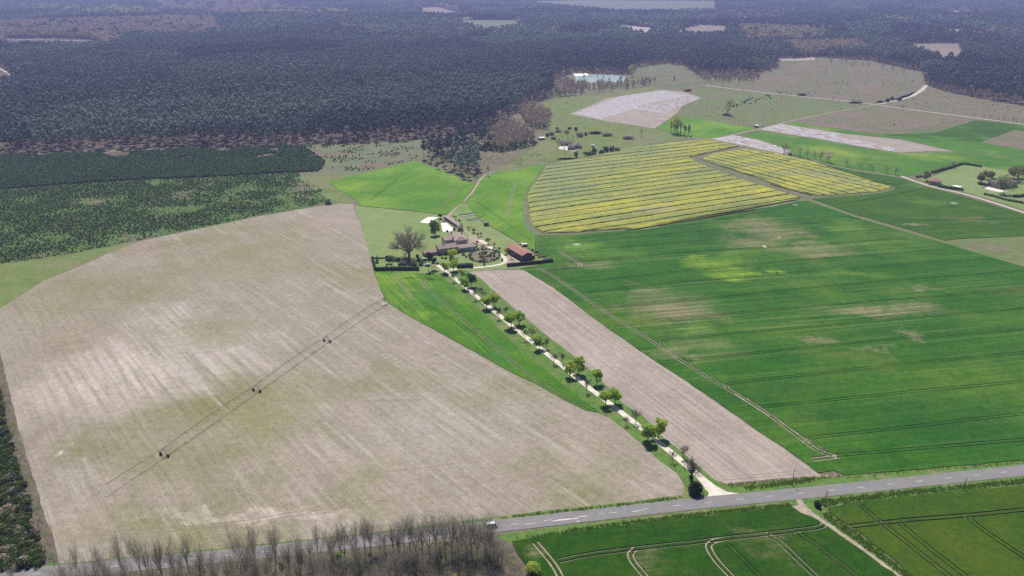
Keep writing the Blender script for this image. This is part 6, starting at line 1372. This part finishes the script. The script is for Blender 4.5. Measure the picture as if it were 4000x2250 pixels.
COPSE = [([(1308, 282), (1340, 270), (1378, 285), (1388, 305), (1378, 322), (1345, 326), (1318, 312)], 11.5, 'leafless tree of the round brown copse at the pine wood corner', 'trees of the round brown copse', 12.5, 17),
         ([(1240, 340), (1265, 312), (1300, 318), (1345, 340), (1352, 355), (1310, 368), (1262, 384), (1244, 380)], 11.5, 'leafless tree of the brown copse between clump and cottage', 'trees of the copse by the clump', 12, 16),
         ([(1390, 212), (1420, 206), (1470, 215), (1488, 226), (1455, 240), (1395, 247)], 17, 'leafless tree of the brown copse below the pond', 'trees of the copse below the pond', 13, 17),
         ([(1490, 212), (1560, 214), (1640, 203), (1662, 206), (1600, 222), (1520, 231), (1490, 230)], 19, 'leafless tree of the brown belt right of the pond copse', 'trees of the belt by the film field', 9, 12),
         ([(1757, 188), (1890, 188), (1915, 196), (1892, 206), (1770, 206)], 21, 'leafless tree of the brown belt above the white farm road', 'trees of the belt above the farm road', 12, 16),
         ([(2060, 150), (2184, 162), (2310, 186), (2240, 180), (2080, 160)], 30, 'leafless tree along the upper edge of the heath clearing', 'trees along the heath clearing', 10, 14)]
for i, (j, st, lab) in enumerate(((0, 8, 'fine brown twigs filling the round copse'), (1, 8, 'fine brown twigs filling the copse by the clump'), (2, 11, 'fine brown twigs filling the copse below the pond'), (3, 12, 'fine brown twigs filling the belt by the film field'), (4, 12, 'fine brown twigs filling the belt above the farm road'))):
    P_ = grid_points(wpoly(COPSE[j][0]), st)
    scatter('copse_twigs', P_, BROWN_J, lab, 'woodland', scl=rng.uniform(.5, .72, len(P_)))
hs_ = np.concatenate([grid_points(wpoly(pp), 11) for pp in ([(1780, 216), (1890, 206), (1960, 170), (2050, 150), (2184, 160), (2317, 184), (2326, 214), (2300, 240), (2210, 260), (2017, 240)], [(1770, 222), (2017, 249), (2200, 266), (2017, 295), (1904, 320), (1820, 306), (1720, 290), (1770, 248)], [(2210, 267), (2284, 280), (2450, 300), (2210, 334), (2050, 314)], [(2216, 264), (2330, 222), (2467, 252), (2576, 270), (2700, 290), (2700, 322), (2450, 290)], [(1400, 250), (1520, 240), (1430, 285), (1515, 306), (1646, 326), (1500, 380), (1392, 400), (1370, 330)])])
hs_ = hs_[(vnoise(hs_, .012, 7) + rng.uniform(-.35, .35, len(hs_))) > .1]
scatter('heath_scrub', hs_, [twig_bush(1.3, 12, 660, 'twig_red', 1.6, .07), twig_bush(1.0, 12, 661, 'twig', 1.6, .07), SB[2], GB[0]], 'low brown scrub dotted over the heath', 'scrub', scl=rng.uniform(.5, 1.4, len(hs_)), idx=rng.choice([0, 1, 2, 3], len(hs_), p=[.4, .25, .08, .27]))
nb_ = 0
for pp, st, lab, grp, h0, h1 in COPSE:
    for p in grid_points(wpoly(pp), st):
        h = rnd.uniform(h0, h1); s = h / 13; nb_ += 1
        plant('bare_tree', BARE_MID[rnd.randrange(4)], p, (s * rnd.uniform(1.3, 1.7),) * 2 + (s,), lab, 'tree', grp)
sap = [(755, 660), (785, 690), (815, 700), (950, 700), (970, 720), (1000, 690), (1040, 715), (1130, 735), (1160, 600), (1205, 600), (1245, 620), (1290, 755), (1330, 770), (1380, 640), (1500, 640), (1690, 720), (1010, 610), (870, 700), (300, 640), (450, 660), (1650, 790), (1660, 800), (1830, 770), (2200, 860), (2270, 880), (2320, 870), (2380, 890), (2420, 890), (2490, 900), (2520, 905), (2560, 910), (2450, 800)]
for x, y in sap:
    s = rnd.uniform(.55, .85); plant('bare_tree', BARE_MID[rnd.randrange(4)], z3(x, y + 30), (s * .7, s * .7, s), 'thin leafless sapling scattered on the brown heath', 'tree', 'saplings on the heath')
for i, (x, y, rr, h, lab) in enumerate(((1490, 775, 6, 4, 'rounded dark bush left of the road fork'), (1545, 770, 5, 7, 'tallest dark bush at the road fork'), (1635, 758, 5, 5, 'dark bush right of the road fork'), (1290, 780, 14, 3, 'long dark bramble bank along the farm road'), (900, 722, 9, 4, 'dark bramble clump on the farm road'), (40, 690, 9, 4, 'dark bush by the film field corner'), (1580, 750, 3, 5, 'small dark bush between the two at the fork'))):
    p = z3(x, y); o = thing('bush', lab, 'bush', (p.x, p.y, 0)); link('foliage', bush(rr, 3, h, int(120 + rr * 20), .6, 590 + i, 'ever', 8), o)
r = random.Random(31)
SMB = bush(1.6, 1.6, 2.4, 40, .5, 600, 'ever', 4)
for i in range(36):
    s = r.random(); p = z3(380 + 350 * s + r.uniform(-20, 30), 795 - 75 * s + r.uniform(-28, 22)); o = thing('heath_bush', 'small dark bush in the scattered line on the olive heath', 'bush', (p.x, p.y, 0), r.uniform(0, 6), 'scattered heath bushes', (r.uniform(.6, 1.4),) * 3); link('foliage', SMB, o)
for x, b, tp, m_, lab in ((2050 - 345, 540, 470, 'leaf_pale', 'large pale green tree left of the pond'), (1690 + 0, 560, 480, 'leaf_y', 'yellow green tree at the left end of the pond'), (2195, 580, 480, 'leaf_pale', 'tall pale green tree right of the pond'), (2110, 610, 570, 'leaf_y', 'small yellow green tree on the near pond bank'), (2150, 615, 575, 'leaf_y', 'second small yellow green tree on the near pond bank'), (1150, 1100, 1050, 'leaf', 'small round green tree inside the pine edge')):
    h = max(8, z2h(x, b, tp)); plant('pond_tree', leafy(h, h * .34, 300, .7, int(x), .12, m_, 9, 1.2), z2(x, b), 1, lab, 'tree')
for i, (x, b, tp) in enumerate(((1830, 618, 560), (1790, 575, 500), (1870, 570, 500), (1900, 572, 505), (1960, 575, 520), (2000, 560, 490), (1925, 560, 470), (2060, 570, 520), (1935, 612, 570), (1980, 618, 575))):
    h = max(10, z2h(x, b, tp)); plant('pine_tree', PINES[i % 6], z2(x, b), h / 24, 'dark pine standing on the pond bank', 'pine tree', 'pines round the pond')
p = D(1717 + 800 / 3 * 0 + 793, 0) if False else z3(-65, 615); plant('cypress', leafy(13, 1.3, 160, .5, 620, .05, 'ever', 8, 3.0), p, 1, 'slim dark cypress near the film field corner', 'tree')
p = D(1226, 443); plant('pine_tree', PINES[1], p, .46, 'small lone pine on the heath right of the clump', 'pine tree')
p = D(827, 514); o = thing('bush', 'dark bush at the top corner of the stubble field', 'bush', (p.x, p.y, 0)); link('foliage', bush(4, 3, 4, 320, .35, 630, 'thicket', 7), o)
# brush between copse and clump
br = grid_points(wpoly([(1208, 446), (1245, 434), (1372, 412), (1440, 400), (1350, 372), (1262, 386), (1212, 392)]), 3.2)
br = br[(vnoise(br, .035, 9) + rng.uniform(-.3, .3, len(br))) > .05]
scatter('heath_brush', br, [twig_bush(1.5, 16, 640 + i, 'twig_red' if i else 'twig', 1.2, .05) for i in range(3)], 'brown brush on the rough ground between clump and cottage', 'brush', scl=rng.uniform(.4, 1.2, len(br)))
un = grid_points(wpoly([(1245, 384), (1262, 386), (1350, 368), (1352, 358), (1240, 345), (1200, 380), (1160, 376)]), 3.0)
scatter('copse_undergrowth', un, [SB[0], SB[1], bush(1.4, 1.4, 2.2, 30, .45, 650, 'thicket', 4)], 'dark undergrowth at the foot of the copse by the clump', 'undergrowth', scl=rng.uniform(.5, 1.4, len(un)))
# village far off
for i, (x, y, w) in enumerate(((1100, 3, 40), (1112, 2, 26), (1086, 6, 22), (1122, 6, 18))):
    p = D(x, y + 3); house('far_house', ('long white-walled hall of the far village', 'white house beside the far hall', 'small white house left of the far hall', 'small white house right of the far hall')[i], 'building', (p.x, p.y), .2 * i, w, 14, 6, 9, 'x', wall='white', roof='terrace', over=.6)

# ------------------------------------------------------------------ haze
hb = MB(); hb.box(-15000, 15000, -1500, 17500, -3, 215)
hm = NT('haze_air')
pv = hm.new('ShaderNodeVolumePrincipled', {'Color': (*HAZE_COLOR, 1), 'Density': HAZE_DENSITY, 'Anisotropy': 0.3})
hm.t.links.new(pv.outputs[0], hm.out.inputs['Volume'])
tag(hb.build('haze', hm.m), 'thin blue haze over the whole plain', 'haze', None, 'stuff')
